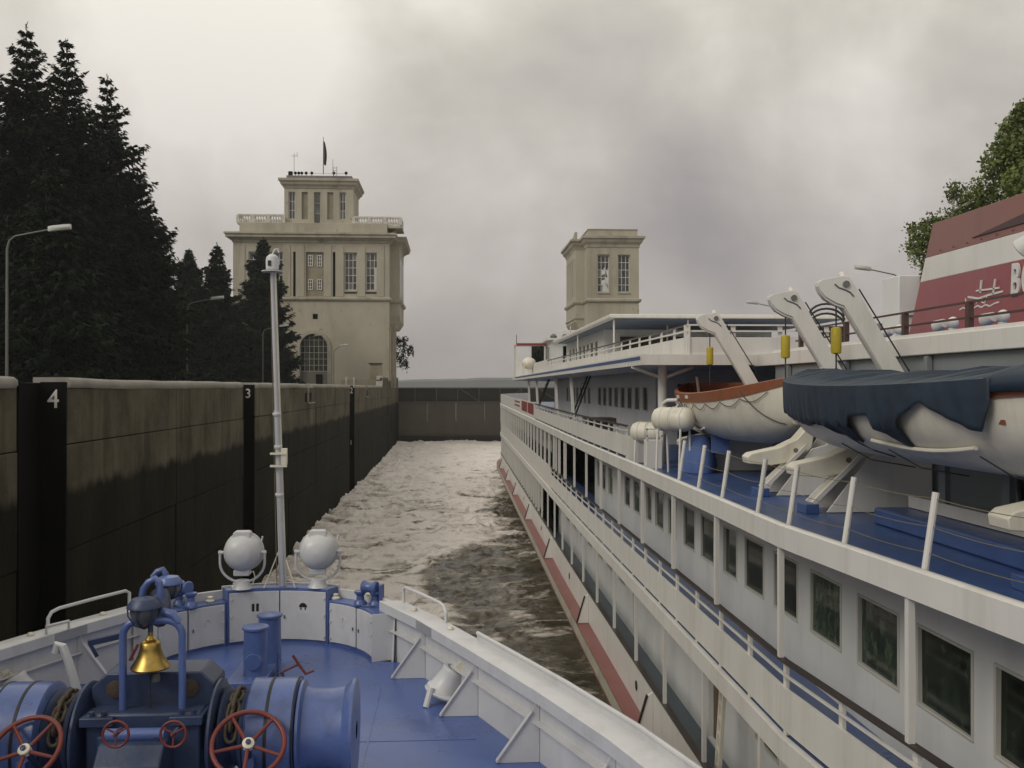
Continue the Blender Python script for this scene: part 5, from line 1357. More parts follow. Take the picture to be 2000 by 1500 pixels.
# ------------------------------------------------------------------ life-raft canisters and deck gear beside the open lifeboat
def raft(c, r, ln, axis, label):
    t = thing('life_raft_canister', (c[0], c[1], -1.8), label, 'life raft', 'life-raft canisters')
    a = Vector(axis).normalized(); o = Vector(c) - a * ln / 2
    MB().lathe([(0.0, 0), (r * 0.55, 0.015), (r * 0.85, 0.07), (r, 0.16), (r, ln - 0.16), (r * 0.85, ln - 0.07), (r * 0.55, ln - 0.015), (0.0, ln)], o, a, 22, caps=False).build('shell', cream, t)
    for f in (0.25, 0.5, 0.75): MB().lathe([(r + 0.002, 0), (r + 0.012, 0.01), (r + 0.012, 0.04), (r + 0.002, 0.05)], o + a * (ln * f - 0.02), a, 22, caps=False).build('strap', white, t)
    sdv = a.cross(Vector((0, 0, 1))).normalized()
    for f in (0.22, 0.78):
        b = Vector(c) + a * ln * (f - 0.5)
        for s in (-1, 1):
            MB().cyl(b + sdv * s * 0.2 - Vector((0, 0, r * 0.8)), (b.x + sdv.x * s * 0.26, b.y + sdv.y * s * 0.26, -1.8), 0.025, n=8).build('rack_leg', white, t)
    # split line
    MB().lathe([(r + 0.004, 0), (r + 0.018, 0.012), (r + 0.004, 0.024)], o + a * (ln * 0.5 - 0.012), a, 22, caps=False).build('seam', GR, t)
    return t
GR = mat('grey_seam', (0.3, 0.29, 0.26), 0.5)
raft((4.62, 20.4, -0.66), 0.25, 0.95, (0.75, -0.65, 0), 'white life-raft canister in front of the open lifeboat bow, higher of two')
raft((4.62, 23.0, -1.05), 0.24, 0.9, (0.8, -0.6, 0), 'yellowed life-raft canister half hidden behind the white locker, lower of two')
t = thing('rail_locker', (4.45, 21.6, -1.8), 'white boxed rail end with a grab bar beside the life rafts', 'locker')
MB().box(4.26, 4.62, 21.5, 21.8, -1.8, -1.16).build('panel', white, t, bevel=0.015)
for z in (-1.07, -0.92): MB().bar((4.26, 21.5, z), (4.62, 21.5, z), 0.035, 0.035).build('grab_bar', white, t)
for x in (4.27, 4.61): MB().bar((x, 21.5, -1.16), (x, 21.5, -0.9), 0.035, 0.035).build('grab_post', white, t)
t = thing('raft_hoist', (4.75, 22.2, -1.8), 'bent white pipe davit over the life-raft canisters', 'hoist')
MB().tube([(4.72, 22.0, -1.8), (4.72, 22.0, -0.5), (4.74, 21.98, -0.36), (4.82, 21.9, -0.29), (5.35, 21.5, -0.26)], 0.045, 10).build('pipe', white, t)
MB().bar((4.74, 21.98, -0.75), (5.1, 21.7, -0.3), 0.04, 0.04).build('strut', white, t)
MB().cyl((5.3, 21.5, -0.4), (5.3, 21.5, -0.28), 0.08, n=10).build('block', steel, t)
t = thing('covered_winch', (5.25, 20.6, -1.8), 'small deck winch wrapped in blue cloth under the open lifeboat', 'winch')
sec = []
for i in range(7):
    f = i / 6; r_ = 0.28 + 0.08 * math.sin(3 * f + 1); sec.append([(5.2 + r_ * (1 + 0.12 * math.sin(5 * a_ + i)) * math.cos(a_), 20.6 + r_ * math.sin(a_) * 1.2, -1.79 + 0.78 * f) for a_ in [2 * math.pi * k / 14 for k in range(14)]])
MB().loft(sec).build('wrap', bluecloth, t, smooth=70)
MB().box(5.35, 5.72, 20.1, 20.14, -1.35, -0.86).build('flap', bluecloth, t)
# seats / boats on the forward boat deck
q = MB(); q.box(4.6, 5.6, 33.5, 34.8, -1.2, -1.05); q.box(4.7, 5.5, 33.6, 34.7, -1.75, -1.2); q.build('deck_bench', wood, label='dark bench behind the rail on the forward boat deck', cat='bench')
t = thing('dome_raft', (4.6, 60, 0.76), 'cream domed life-raft canister below the bridge wing', 'life raft')
MB().ball((4.75, 61.5, 1.52), (0.45, 0.62, 0.38), 18, 10).build('shell', cream, t)
for x, y in ((4.4, 61.0), (4.4, 62.0), (5.1, 61.0), (5.1, 62.0)): MB().cyl((x, y, 0.76), (x, y, 1.4), 0.04, n=6).build('leg', white, t)
# leaning ladder rack at the open main-deck doorway
t = thing('gangway_ladder', (4.6, 17.2, -7.1), 'pale yellow ladder leaning in the main-deck doorway', 'ladder')
for x, y in ((4.55, 16.7), (4.62, 17.15)): MB().bar((x, y, -7.08), (x + 0.15, y, -4.75), 0.06, 0.05).build('rail', cream, t)
for k in range(8): MB().bar((4.56 + 0.018 * k, 16.7, -6.9 + 0.27 * k), (4.63 + 0.018 * k, 17.15, -6.9 + 0.27 * k), 0.04, 0.04).build('rung', cream, t)
# ================================================================== our own bow
DK = -5.0; CX = -3.4; AY = 17.57
Wpts = [(18.6, 1.95), (17.1, 2.72), (15.0, 3.62), (12.84, 4.5), (11.07, 5.15), (8.5, 5.9), (6.0, 6.5), (3.0, 6.85)]
def WI(d): return float(np.interp(-d, [-p[0] for p in Wpts], [p[1] for p in Wpts]))
bow = thing('bow_deck', (CX, 12, DK), 'blue foredeck with white bulwarks of the ship the picture is taken from', 'ship bow')
def arc(th, r): return (CX + r * math.sin(th), AY + r * math.cos(th))
TH = math.radians(74)
# deck sheet
pts = []
for i in range(21): pts.append(arc(-TH + 2 * TH * i / 20, 2.02))
sb = [(d, WI(d) + 0.2) for d in (18.0, 17.1, 16, 15, 14, 12.84, 11.07, 8.5, 6, 3.0)]
poly = [(CX - w_, d) for d, w_ in reversed(sb)] + pts + [(CX + w_, d) for d, w_ in sb]
MB().prism(poly, lambda x, y: (x, y, DK - 0.1), lambda x, y: (x, y, DK)).build('deck_plating', bluedeck, bow, smooth=0)
# weld seams of the plating
for d in (14.0, 11.2, 9.0): MB().box(CX - WI(d) + 0.3, CX + WI(d) - 0.3, d - 0.012, d + 0.012, DK + 0.001, DK + 0.006).build('weld_seam', bluedeck, bow)
for x in (-1.2, -5.6): MB().box(x - 0.012, x + 0.012, 4, 16.5, DK + 0.001, DK + 0.007).build('weld_seam', bluedeck, bow)
# hull below
for sgn in (-1, 1):
    sec = []
    for d in (18.6, 17.8, 17.1, 16, 15, 14, 12.84, 11.07, 8.5, 6, 3):
        w_ = WI(d) + 0.42
        sec.append([(CX + sgn * w_, d, -4.16), (CX + sgn * (w_ * 0.97), d - 0.1, -5.5), (CX + sgn * w_ * 0.85, d - 0.5, -7.5), (CX + sgn * w_ * 0.72, d - 1.0, WATER - 0.6)])
    MB().loft(sec, closed=False).build('hull_side', white2, bow, smooth=60)
sec = []
for i in range(25):
    th = -TH * 1.05 + 2.1 * TH * i / 24; r = 2.40
    a = arc(th, r); b = arc(th, r * 0.98); c = arc(th, r * 0.82); e = arc(th, r * 0.6)
    sec.append([(a[0], a[1], -4.16), (b[0], b[1] - 0.1, -5.5), (c[0], c[1] - 0.6, -7.5), (e[0], e[1] - 1.2, WATER - 0.6)])
MB().loft(sec, closed=False).build('hull_stem', white2, bow, smooth=60)
# curved front: locker doors in a blue frame, blue shelf behind
T28 = math.radians(28.5)
def arcblock(t0, t1, r0, r1, z0, z1, name, m, n=10, parent=bow, **k):
    sec = []
    for i in range(n + 1):
        th = t0 + (t1 - t0) * i / n; a = arc(th, r0); b = arc(th, r1)
        sec.append([(a[0], a[1], z0), (a[0], a[1], z1), (b[0], b[1], z1), (b[0], b[1], z0)])
    return MB().loft(sec).build(name, m, parent, smooth=30, **k)
arcblock(-T28, T28, 2.03, 2.38, DK - 0.1, -3.93, 'locker_block', blue, bevel=0.012)
arcblock(-TH, -T28 - 0.004, 2.03, 2.38, DK - 0.1, -4.15, 'locker_block', blue, bevel=0.012)
arcblock(T28 + 0.004, TH, 2.03, 2.38, DK - 0.1, -4.15, 'locker_block', blue, bevel=0.012)
arcblock(-T28, T28, 2.36, 2.42, -4.2, -3.91, 'bow_cap', white2)
arcblock(-TH * 1.02, -T28, 2.36, 2.44, -4.2, -3.99, 'bow_cap', white2)
arcblock(T28, TH * 1.02, 2.36, 2.44, -4.2, -3.99, 'bow_cap', white2)
T51 = math.radians(51)
doors = [(-T28 + 0.02, -0.006, -3.995, 1), (0.006, T28 - 0.02, -3.995, -1), (T28 + 0.03, T51, -4.19, 1), (T51 + 0.02, TH - 0.01, -4.19, -1), (-T51, -T28 - 0.03, -4.19, -1), (-TH + 0.01, -T51 - 0.02, -4.19, 1)]
for i, (a, b, zt, hs) in enumerate(doors):
    dr = arcblock(a, b, 1.995, 2.026, DK + 0.06, zt, 'locker_door', white2, 8, bevel=0.006)
    hz0 = a if hs > 0 else b
    for z in (DK + 0.14, (DK + zt) / 2 + 0.05, zt - 0.12):
        th = hz0 + (0.012 if hs > 0 else -0.012); p = arc(th, 1.985)
        MB().cyl((p[0], p[1], z - 0.02), (p[0], p[1], z + 0.02), 0.018, n=8).build('hinge', white2, dr)
    th = b - 0.04 if hs > 0 else a + 0.04; p = arc(th, 1.98)
    MB().cyl((p[0], p[1], (DK + zt) / 2 - 0.03), (p[0], p[1], (DK + zt) / 2 + 0.03), 0.014, n=6).build('latch', steel, dr)
# painted marks on the doors
def mark(th, z, w_, h, m, parent, r=1.988):
    p = arc(th, r); u = Vector((math.cos(th), -math.sin(th), 0)); nrm = Vector((-math.sin(th), -math.cos(th), 0)); c = Vector((p[0], p[1], z))
    a, b = u * w_ / 2, Vector((0, 0, h / 2))
    MB().add([c - a - b + nrm * 0.002, c + a - b + nrm * 0.002, c + a + b + nrm * 0.002, c - a + b + nrm * 0.002, c - a - b - nrm * 0.01, c + a - b - nrm * 0.01, c + a + b - nrm * 0.01, c - a + b - nrm * 0.01], [(0, 1, 2, 3), (0, 4, 5, 1), (1, 5, 6, 2), (2, 6, 7, 3), (3, 7, 4, 0)]).build('painted_mark', m, parent)
dL = [o for o in bpy.data.objects if o.name.startswith('locker_door')]
greymark = mat('grey_mark', (0.55, 0.55, 0.555), 0.5)
mark(math.radians(-13.2), -4.30, 0.24, 0.27, greymark, bow, 1.992); mark(math.radians(13.5), -4.30, 0.24, 0.30, greymark, bow, 1.992)
mark(math.radians(-14.6), -4.30, 0.05, 0.15, black, bow); mark(math.radians(-12.2), -4.30, 0.05, 0.15, black, bow)
q = MB(); th = math.radians(13.5)
for k in range(10):
    a0, a1 = math.pi * k / 10, math.pi * (k + 1) / 10
    def PP(x, z, r=1.984): p = arc(th + x / 2.0, r); return (p[0], p[1], z)
    q.quad(PP(-0.085 * math.cos(a0), -4.305), PP(-0.085 * math.cos(a1), -4.305), PP(-0.085 * math.cos(a1), -4.305 + 0.085 * math.sin(a1)), PP(-0.085 * math.cos(a0), -4.305 + 0.085 * math.sin(a0)))
for x in (-0.045, 0.045): q.quad(PP(x - 0.012, -4.355), PP(x + 0.012, -4.355), PP(x + 0.012, -4.31), PP(x - 0.012, -4.31))
q.build('painted_hat_mark', black, bow, recalc=False)
for th in (math.radians(41), math.radians(-40)):
    q = MB()
    for rr_ in (0.055,): q.tube([(lambda p: (p[0], p[1], -4.5 + 0.07 * math.sin(a)))(arc(th + rr_ * 0.5 * math.cos(a), 1.99)) for a in [2 * math.pi * k / 14 for k in range(11)]], 0.008, 5)
    q.build('painted_number', greymark, bow)
# side bulwarks
for sgn in (-1, 1):
    P = lambda w_, d, z: (CX + sgn * w_, d, z)
    Dl = [18.45, 17.8, 17.1, 16, 15, 14, 12.84, 11.95, 11.07, 9.8, 8.5, 6, 3]
    MB().loft([[P(WI(d), d, -4.15), P(WI(d), d, -3.985), P(WI(d) + 0.02, d, -3.97), P(WI(d) + 0.42, d, -3.975), P(WI(d) + 0.44, d, -4.0), P(WI(d) + 0.44, d, -4.17), P(WI(d) + 0.2, d, -4.17)] for d in Dl]).build('cap_rail', white2, bow, smooth=40)
    MB().loft([[P(WI(d) + 0.16, d, DK - 0.05), P(WI(d) + 0.16, d, -4.16), P(WI(d) + 0.2, d, -4.16), P(WI(d) + 0.2, d, DK - 0.05)] for d in Dl]).build('bulwark_plate', white2, bow, smooth=40)
    MB().loft([[P(WI(d) + 0.05, d, -4.47), P(WI(d) + 0.05, d, -4.455), P(WI(d) + 0.158, d, -4.45), P(WI(d) + 0.158, d, -4.475)] for d in Dl]).build('stiffener', white2, bow, smooth=40)
    # end plate beside the lockers
    ea = arc(sgn * (TH + 0.012), 1.99); eb = arc(sgn * (TH + 0.012), 2.46)
    MB().prism([(ea[0], ea[1]), (eb[0], eb[1]), (eb[0], eb[1] - 0.03), (ea[0], ea[1] - 0.03)], lambda x, y: (x, y, DK), lambda x, y: (x, y, -4.145)).build('end_plate', white2, bow)
    # triangular brackets
    for d in (17.0, 15.0, 13.1, 11.2, 9.3, 7.4):
        wi = WI(d)
        q = MB(); q.prism([(wi - 0.42, DK + 0.002), (wi - 0.39, DK + 0.05), (wi + 0.06, -4.3), (wi + 0.12, -4.17), (wi + 0.158, -4.17), (wi + 0.158, DK + 0.002)], lambda a, z: P(a, d - 0.012, z), lambda a, z: P(a, d + 0.012, z))
        bk_ = q.build('bulwark_bracket', white2, bow, bevel=0.004)
        q = MB(); q.bar(P(wi - 0.415, d, DK + 0.02), P(wi - 0.39, d, DK + 0.06), 0.09, 0.03); q.bar(P(wi - 0.395, d, DK + 0.055), P(wi + 0.06, d, -4.31), 0.09, 0.022); q.build('bracket_flange', white2, bk_, bevel=0.004)
    # hoop rail near the bow and long tube aft
    def CP(d, up): return P(WI(d) + 0.38, d, -3.975 + up)
    MB().tube([CP(18.3, 0), CP(18.3, 0.24), CP(18.22, 0.29), CP(17.6, 0.29), CP(16.9, 0.28), CP(16.75, 0.25), CP(16.68, 0.16), CP(16.68, 0)], 0.03, 9).build('hoop_rail', white2, bow)
    ds = [15.5, 14.5, 13.5, 12.84, 12, 11.07, 9.5, 8, 6]
    MB().tube([CP(d, 0.11) for d in ds], 0.032, 9).build('rope_guard', white2, bow)
    MB().loft([[P(WI(d) + 0.37, d, -3.975), P(WI(d) + 0.37, d, -3.87), P(WI(d) + 0.39, d, -3.87), P(WI(d) + 0.39, d, -3.975)] for d in ds]).build('rope_guard_plate', white2, bow)
    MB().loft([[P(WI(d) - 0.004, d, -4.145), P(WI(d) - 0.004, d, -3.99), P(WI(d) + 0.001, d, -3.99), P(WI(d) + 0.001, d, -4.145)] for d in (17.0, 16.7, 16.35)]).build('grey_patch', mat('patch_grey', (0.30, 0.31, 0.33), 0.5) if 'patch_grey' not in MATS else MATS['patch_grey'], bow)
    # small cap fittings
    for d in (17.6, 16.2): MB().lathe([(0.05, 0), (0.06, 0.02), (0.04, 0.05), (0.0, 0.055)], P(WI(d) + 0.25, d, -3.975), (0, 0, 1), 10).build('cap_fitting', cream, bow)

# hawse pipes with their anchor-cable rollers beside the bulwarks
def hawse(sgn, label):
    d = 15.75; c = Vector((CX + sgn * (WI(d) - 0.02), d, DK))
    t = thing('hawse_pipe', c, label, 'hawse pipe', 'hawse pipes')
    top = c + Vector((sgn * 0.26, -0.05, 0.62))
    MB().lathe([(0.29, 0), (0.29, 0.05), (0.25, 0.09), (0.22, 0.24), (0.19, 0.36), (0.2, 0.40), (0.19, 0.44), (0.14, 0.45), (0.13, 0.35)], c + Vector((-sgn * 0.05, 0, 0.12)), (sgn * 0.45, -0.05, 0.85), 20, caps=False).build('pipe', white2, t)
    MB().lathe([(0.34, 0), (0.36, 0.03), (0.30, 0.06)], c + Vector((0, 0, 0.1)), (sgn * 0.3, 0, 0.9), 20).build('flange', white2, t)
    MB().tube([c + Vector((-sgn * 0.30, -0.3, 0.0)), c + Vector((-sgn * 0.22, -0.22, 0.28))], 0.055, 10).build('leg', white2, t)
    MB().cyl(top + Vector((0, -0.2, -0.02)), top + Vector((0, 0.2, -0.02)), 0.07, n=12).build('roller', cream, t)
    q = MB()
    for k in range(4): q.tube([top + Vector((-sgn * (0.03 + 0.055 * k) + 0.02 * math.cos(a) * (k % 2), 0.05 * math.cos(a) * (1 - k % 2) , -0.04 - 0.05 * k + 0.05 * math.sin(a))) for a in [2 * math.pi * j / 10 for j in range(10)]], 0.014, 6, closed=True)
    q.build('cable_link', cream, t)
    return t
hawse(1, 'white hawse pipe with roller against the right bulwark')
hawse(-1, 'white hawse pipe with roller against the left bulwark')
# white goose-neck vent on the port side
t = thing('gooseneck_vent', (-6.05, 14.4, DK), 'white bent goose-neck vent pipe behind the left windlass drum', 'vent')
g0 = at_z(150, 1400, -4.9)
p0 = at_y(150, 1345, 13.4); p1 = at_y(133, 1290, 13.4); p2 = at_y(122, 1262, 13.4); p3 = at_y(113, 1258, 13.4); p4 = at_y(109, 1275, 13.4)
MB().tube([(p0.x + 0.06, p0.y, DK), p0, p1, p2, p3, p4], 0.055, 10).build('pipe', white2, t)
# black mooring cleat on the left bulwark
p = at_y(195, 1256, 16.2)
q = MB(); q.bar((p.x - 0.22, p.y + 0.1, p.z - 0.02), (p.x + 0.22, p.y + 0.35, p.z + 0.03), 0.1, 0.09); q.bar((p.x - 0.2, p.y + 0.1, p.z - 0.02), (p.x - 0.1, p.y + 0.15, p.z - 0.25), 0.09, 0.06); q.build('wall_cleat', navy, label='dark cleat bracket on the inner side of the left bulwark', cat='cleat')
p = at_z(115, 1233, -3.97)
q = MB(); q.tube([(p.x - 0.12, p.y - 0.2, -3.97), (p.x - 0.12, p.y - 0.2, -3.84), (p.x + 0.1, p.y + 0.15, -3.84), (p.x + 0.1, p.y + 0.15, -3.97)], 0.025, 8); q.build('cap_eye', white2, label='small white eye on the left bulwark cap', cat='fitting')

# ------------------------------------------------------------------ bow mast
mt = thing('bow_mast', (CX, 19.75, -3.92), 'slim white signal mast raked aft at the very bow', 'mast')
mb0 = Vector((CX + 0.02, 19.75, -3.92)); mtp = Vector((CX + 0.0, 18.75, 2.18)); md_ = (mtp - mb0)
MB().tube([mb0, mb0 + md_ * 0.57], [0.062, 0.056], 12).build('lower_tube', white2, mt)
MB().tube([mb0 + md_ * 0.57, mtp], [0.046, 0.038], 12).build('upper_tube', white2, mt)
off = Vector((0.068, 0, 0))
MB().tube([mb0 + off, mtp + off * 0.75], 0.022, 8).build('cable_pipe', cream, mt)
MB().tube([mb0 - off * 1.3 + Vector((0, -0.1, 0)), mtp - off * 0.6], 0.008, 5).build('halyard', rope_m, mt)
for f in (0.3, 0.455, 0.56):
    c = mb0 + md_ * f; MB().lathe([(0.07, -0.03), (0.085, -0.02), (0.085, 0.02), (0.07, 0.03)], c, md_, 12).build('clamp', white2, mt)
c = mb0 + md_ * 0.43; MB().box(c.x + 0.06, c.x + 0.18, c.y - 0.08, c.y + 0.02, c.z - 0.2, c.z + 0.12).build('junction_box', cream, mt, bevel=0.01)
for z in (0.02, -0.22): 
    c2 = c + Vector((0, 0, z)); MB().box(c2.x - 0.14, c2.x + 0.18, c2.y - 0.1, c2.y - 0.05, c2.z - 0.02, c2.z + 0.02).build('bracket', cream, mt)
MB().lathe([(0.2, 0), (0.2, 0.02), (0.05, 0.03)], mtp, (0, 0, 1), 14).build('lamp_plate', white2, mt)
ml = MB().lathe([(0.10, 0.03), (0.12, 0.05), (0.125, 0.22), (0.11, 0.28), (0.05, 0.33), (0.0, 0.34)], mtp, (0, 0, 1), 16, caps=False).build('lantern', white2, mt)
MB().box(mtp.x - 0.06, mtp.x + 0.0, mtp.y - 0.135, mtp.y - 0.11, mtp.z + 0.1, mtp.z + 0.2).build('lens', glass, ml)
MB().tube([mtp + Vector((0.0, 0, 0.33)), mtp + Vector((0.05, 0, 0.42)), mtp + Vector((0.1, 0, 0.44)), mtp + Vector((0.12, 0, 0.36))], 0.018, 6).build('lifting_eye', white2, ml)
for sgn in (-1, 1): MB().cyl((CX + sgn * 0.3, 19.55, -3.93), (CX + sgn * 0.03, 19.72, -3.2), 0.014, n=6).build('stay', cream, mt)
# ------------------------------------------------------------------ searchlights
def searchlight(label, loc):
    x, y, z = loc
    t = thing('searchlight', loc, label, 'searchlight', 'searchlights on the bow')
    c = (x, y, z + 0.70)
    MB().lathe([(0.0, -0.30), (0.16, -0.285), (0.27, -0.22), (0.335, -0.12), (0.365, 0.0), (0.365, 0.14), (0.39, 0.15), (0.39, 0.2), (0.36, 0.21)], c, (0, 1, 0), 30, caps=False).build('drum', white2, t, smooth=50)
    MB().lathe([(0.0, 0), (0.36, 0.0), (0.36, 0.01), (0, 0.01)], (x, y + 0.2, z + 0.7), (0, 1, 0), 30, caps=False).build('front_glass', glass, t)
    MB().loft([[(x - a, y - 0.10, zz_), (x + a, y - 0.10, zz_), (x + a, y + 0.14, zz_), (x - a, y + 0.14, zz_)] for a, zz_ in ((0.17, z + 1.0), (0.165, z + 1.09), (0.13, z + 1.12))]).build('vent_box', white2, t, bevel=0.012)
    MB().box(x - 0.15, x + 0.15, y - 0.12, y + 0.12, z + 0.26, z + 0.37).build('lower_box', white2, t, bevel=0.012)
    pts = [(x - 0.43, y, z + 0.74), (x - 0.43, y, z + 0.55)] + [(x - 0.43 * math.cos(a), y, z + 0.5 - 0.38 * math.sin(a)) for a in [math.pi * k / 14 for k in range(15)]] + [(x + 0.43, y, z + 0.55), (x + 0.43, y, z + 0.74)]
    MB().tube(pts, 0.026, 9).build('yoke', white2, t)
    for s in (-1, 1): MB().cyl((x + s * 0.36, y, z + 0.70), (x + s * 0.46, y, z + 0.70), 0.035, n=10).build('trunnion', white2, t)
    MB().tube([(x + 0.14, y - 0.1, z + 0.3), (x + 0.24, y - 0.14, z + 0.36), (x + 0.27, y - 0.1, z + 0.22), (x + 0.2, y - 0.05, z + 0.08)], 0.012, 6).build('lead', cream, t)
    MB().lathe([(0.20, 0.0), (0.19, 0.02), (0.15, 0.08), (0.14, 0.16), (0.10, 0.17)], (x, y, z), (0, 0, 1), 18).build('base', white2, t)
    MB().bar((x + 0.38, y - 0.03, z + 0.93), (x + 0.40, y - 0.05, z + 1.02), 0.02, 0.03).build('handle', white2, t)
    return t
s1_ = searchlight('white round searchlight on the bow, left of the mast', (-4.12, 19.55, -3.93))
copy_tree(s1_, (-2.66, 19.6, -3.93), 'white round searchlight on the bow, right of the mast', rz=0.03)
# roller fairleads on the side shelves
def fairlead(loc, label, rz):
    x, y, z = loc
    t = thing('roller_fairlead', loc, label, 'fairlead', 'roller fairleads on the bow shelf')
    MB().box(x - 0.30, x + 0.30, y - 0.11, y + 0.11, z, z + 0.03).build('base', blue, t, bevel=0.006)
    for dx in (-0.17, 0.13):
        MB().lathe([(0.13, 0), (0.12, 0.04), (0.075, 0.09), (0.07, 0.16), (0.115, 0.22), (0.115, 0.25), (0.0, 0.26)], (x + dx, y, z + 0.03), (0, 0, 1), 16).build('upright_roller', blue, t)
    MB().lathe([(0.0, 0), (0.11, 0.0), (0.13, 0.03), (0.10, 0.1), (0.10, 0.2), (0.13, 0.27), (0.11, 0.3), (0, 0.3)], (x - 0.12, y, z + 0.36), (1, -0.15, 0), 16, caps=False).build('top_roller', blue, t)
    MB().box(x + 0.22, x + 0.28, y - 0.08, y + 0.08, z + 0.03, z + 0.42).build('cheek', blue, t, bevel=0.006)
    MB().cyl((x + 0.02, y - 0.14, z + 0.22), (x + 0.02, y - 0.11, z + 0.22), 0.025, n=8).build('grease_cap', yellow, t)
    t.rotation_euler.z = rz
    return t
a = arc(math.radians(55), 2.2); f1 = fairlead((a[0], a[1], -4.15), 'blue roller fairlead at the right end of the bow shelf', -0.25)
a = arc(math.radians(-50), 2.2); copy_tree(f1, (a[0], a[1], -4.15), 'blue roller fairlead at the left end of the bow shelf', rz=2.6)
for sg in (-1, 1):
    for th in ((23, 36) if sg < 0 else (30,)):
        a = arc(math.radians(sg * th), 2.2)
        MB().lathe([(0.08, 0), (0.09, 0.03), (0.05, 0.06), (0.06, 0.1), (0.0, 0.12)], (a[0], a[1], -3.93 if th < 28 else -4.15), (0, 0, 1), 12).build('shelf_fitting', cream, label={-23: 'tiny white fitting on the bow shelf beside the left searchlight', -36: 'tiny white fitting on the lower left bow shelf', 30: 'tiny white fitting on the lower right bow shelf'}[sg * th], cat='fitting')
# ------------------------------------------------------------------ bitts
bt = thing('bitts', (CX, 17.2, DK), 'pair of blue cylindrical mooring bitts in the middle of the foredeck', 'bollard')
MB().box(CX - 0.34, CX + 0.3, 16.35, 18.0, DK + 0.001, DK + 0.16).build('base', blue, bt, bevel=0.015)
for x, d, h in ((-3.33, 16.85, 0.96), (-3.24, 17.65, 0.98)):
    b_ = MB().lathe([(0.21, 0.16), (0.2, 0.2), (0.195, h - 0.04)], (x, d, DK), (0, 0, 1), 26).build('post', blue, bt, smooth=40)
    MB().lathe([(0.20, h - 0.04), (0.225, h - 0.03), (0.225, h), (0.215, h + 0.012), (0.0, h + 0.016)], (x, d, DK), (0, 0, 1), 26).build('cap', blue, b_, smooth=30)
MB().prism([(0.2, 0.001), (0.52, 0.001), (0.2, 0.42)], lambda y, z: (-3.24 + 0.22, 16.9 + y, DK + z), lambda y, z: (-3.24 + 0.25, 16.9 + y, DK + z)).build('gusset', blue, bt)
MB().cyl((-3.33, 16.62, DK + 0.42), (-3.33, 16.72, DK + 0.42), 0.13, 0.15, n=18).build('side_boss', blue, bt)
# red T-handle key
t = thing('deck_key', (-2.75, 14.9, DK), 'dark red T-handled deck key standing beside the bitts', 'handle')
A = at_y(572, 1280, 14.9); B_ = at_y(583, 1297, 14.9); C_ = at_y(597, 1316, 14.9); D_ = at_y(613, 1309, 14.9); E_ = at_y(546, 1315, 14.9)
MB().tube([A, B_, C_, D_], 0.022, 8).build('handle_bar', red, t); MB().tube([E_, B_], 0.018, 8).build('arm', mat('dark_red', (0.09, 0.02, 0.02), 0.5), t)
MB().tube([(E_.x + 0.05, E_.y, E_.z), (E_.x + 0.05, E_.y, DK)], 0.02, 8).build('spindle', navy, t)
# ------------------------------------------------------------------ windlass
WY = 11.45; AX = DK + 1.05     # shaft position
wl = thing('windlass', (CX, WY, DK), 'big blue anchor windlass with two drums and red handwheels on the foredeck', 'windlass')
# gear case
q = MB(); q.prism([(-0.62, 0.001), (0.62, 0.001), (0.62, 1.42), (-0.62, 1.42)], lambda x, z: (CX + x, WY - 0.42, DK + z), lambda x, z: (CX + x, WY + 0.5, DK + z)); q.build('gear_case', navy, wl, bevel=0.03)
q = MB(); q.prism([(-0.60, 1.36), (-0.67, 1.5), (-0.67, 1.62), (-0.5, 1.78), (0.55, 1.78), (0.70, 1.64), (0.70, 1.5), (0.62, 1.36)], lambda x, z: (CX + x, WY - 0.10, DK + z), lambda x, z: (CX + x, WY + 0.42, DK + z)); tp = q.build('bearing_plate', navy, wl, bevel=0.02)
for x in (-0.40, 0.43): MB().lathe([(0.0, 0), (0.10, 0.0), (0.10, 0.02), (0.06, 0.03), (0, 0.03)], (CX + x, WY - 0.10, DK + 1.60), (0, -1, 0), 16, caps=False).build('bearing_cap', rusty, tp)
MB().box(CX - 0.66, CX - 0.3, WY - 0.5, WY - 0.1, DK + 1.30, DK + 1.40).build('foot_flange', navy, wl, bevel=0.01)
MB().box(CX + 0.3, CX + 0.66, WY - 0.5, WY - 0.1, DK + 1.30, DK + 1.40).build('foot_flange', navy, wl, bevel=0.01)
for x in (-0.55, -0.42, 0.42, 0.55): MB().cyl((CX + x, WY - 0.42, DK + 1.40), (CX + x, WY - 0.42, DK + 1.45), 0.03, n=6).build('bolt', navy, wl)
q = MB(); q.prism([(-0.95, 0.001), (-0.42, 0.001), (-0.42, 1.16), (-0.55, 1.24), (-0.78, 1.2), (-0.95, 1.02)], lambda y, z: (CX - 0.36, WY + y, DK + z), lambda y, z: (CX + 0.33, WY + y, DK + z)); q.build('front_case', navy, wl, bevel=0.02)
MB().box(CX - 0.16, CX + 0.12, WY - 0.965, WY - 0.945, DK + 0.86, DK + 0.98).build('maker_plate', mat('bronze_plate', (0.07, 0.05, 0.03), 0.5), wl)
MB().cyl((CX - 0.33, WY - 0.62, DK + 1.26), (CX + 0.30, WY - 0.62, DK + 1.26), 0.07, n=14).build('cross_shaft', blue, wl)
for x in (-0.31, 0.28): MB().cyl((CX + x - 0.05, WY - 0.66, DK + 0.95), (CX + x - 0.05, WY - 0.66, DK + 1.25), 0.045, n=10).build('pedestal', navy, wl)
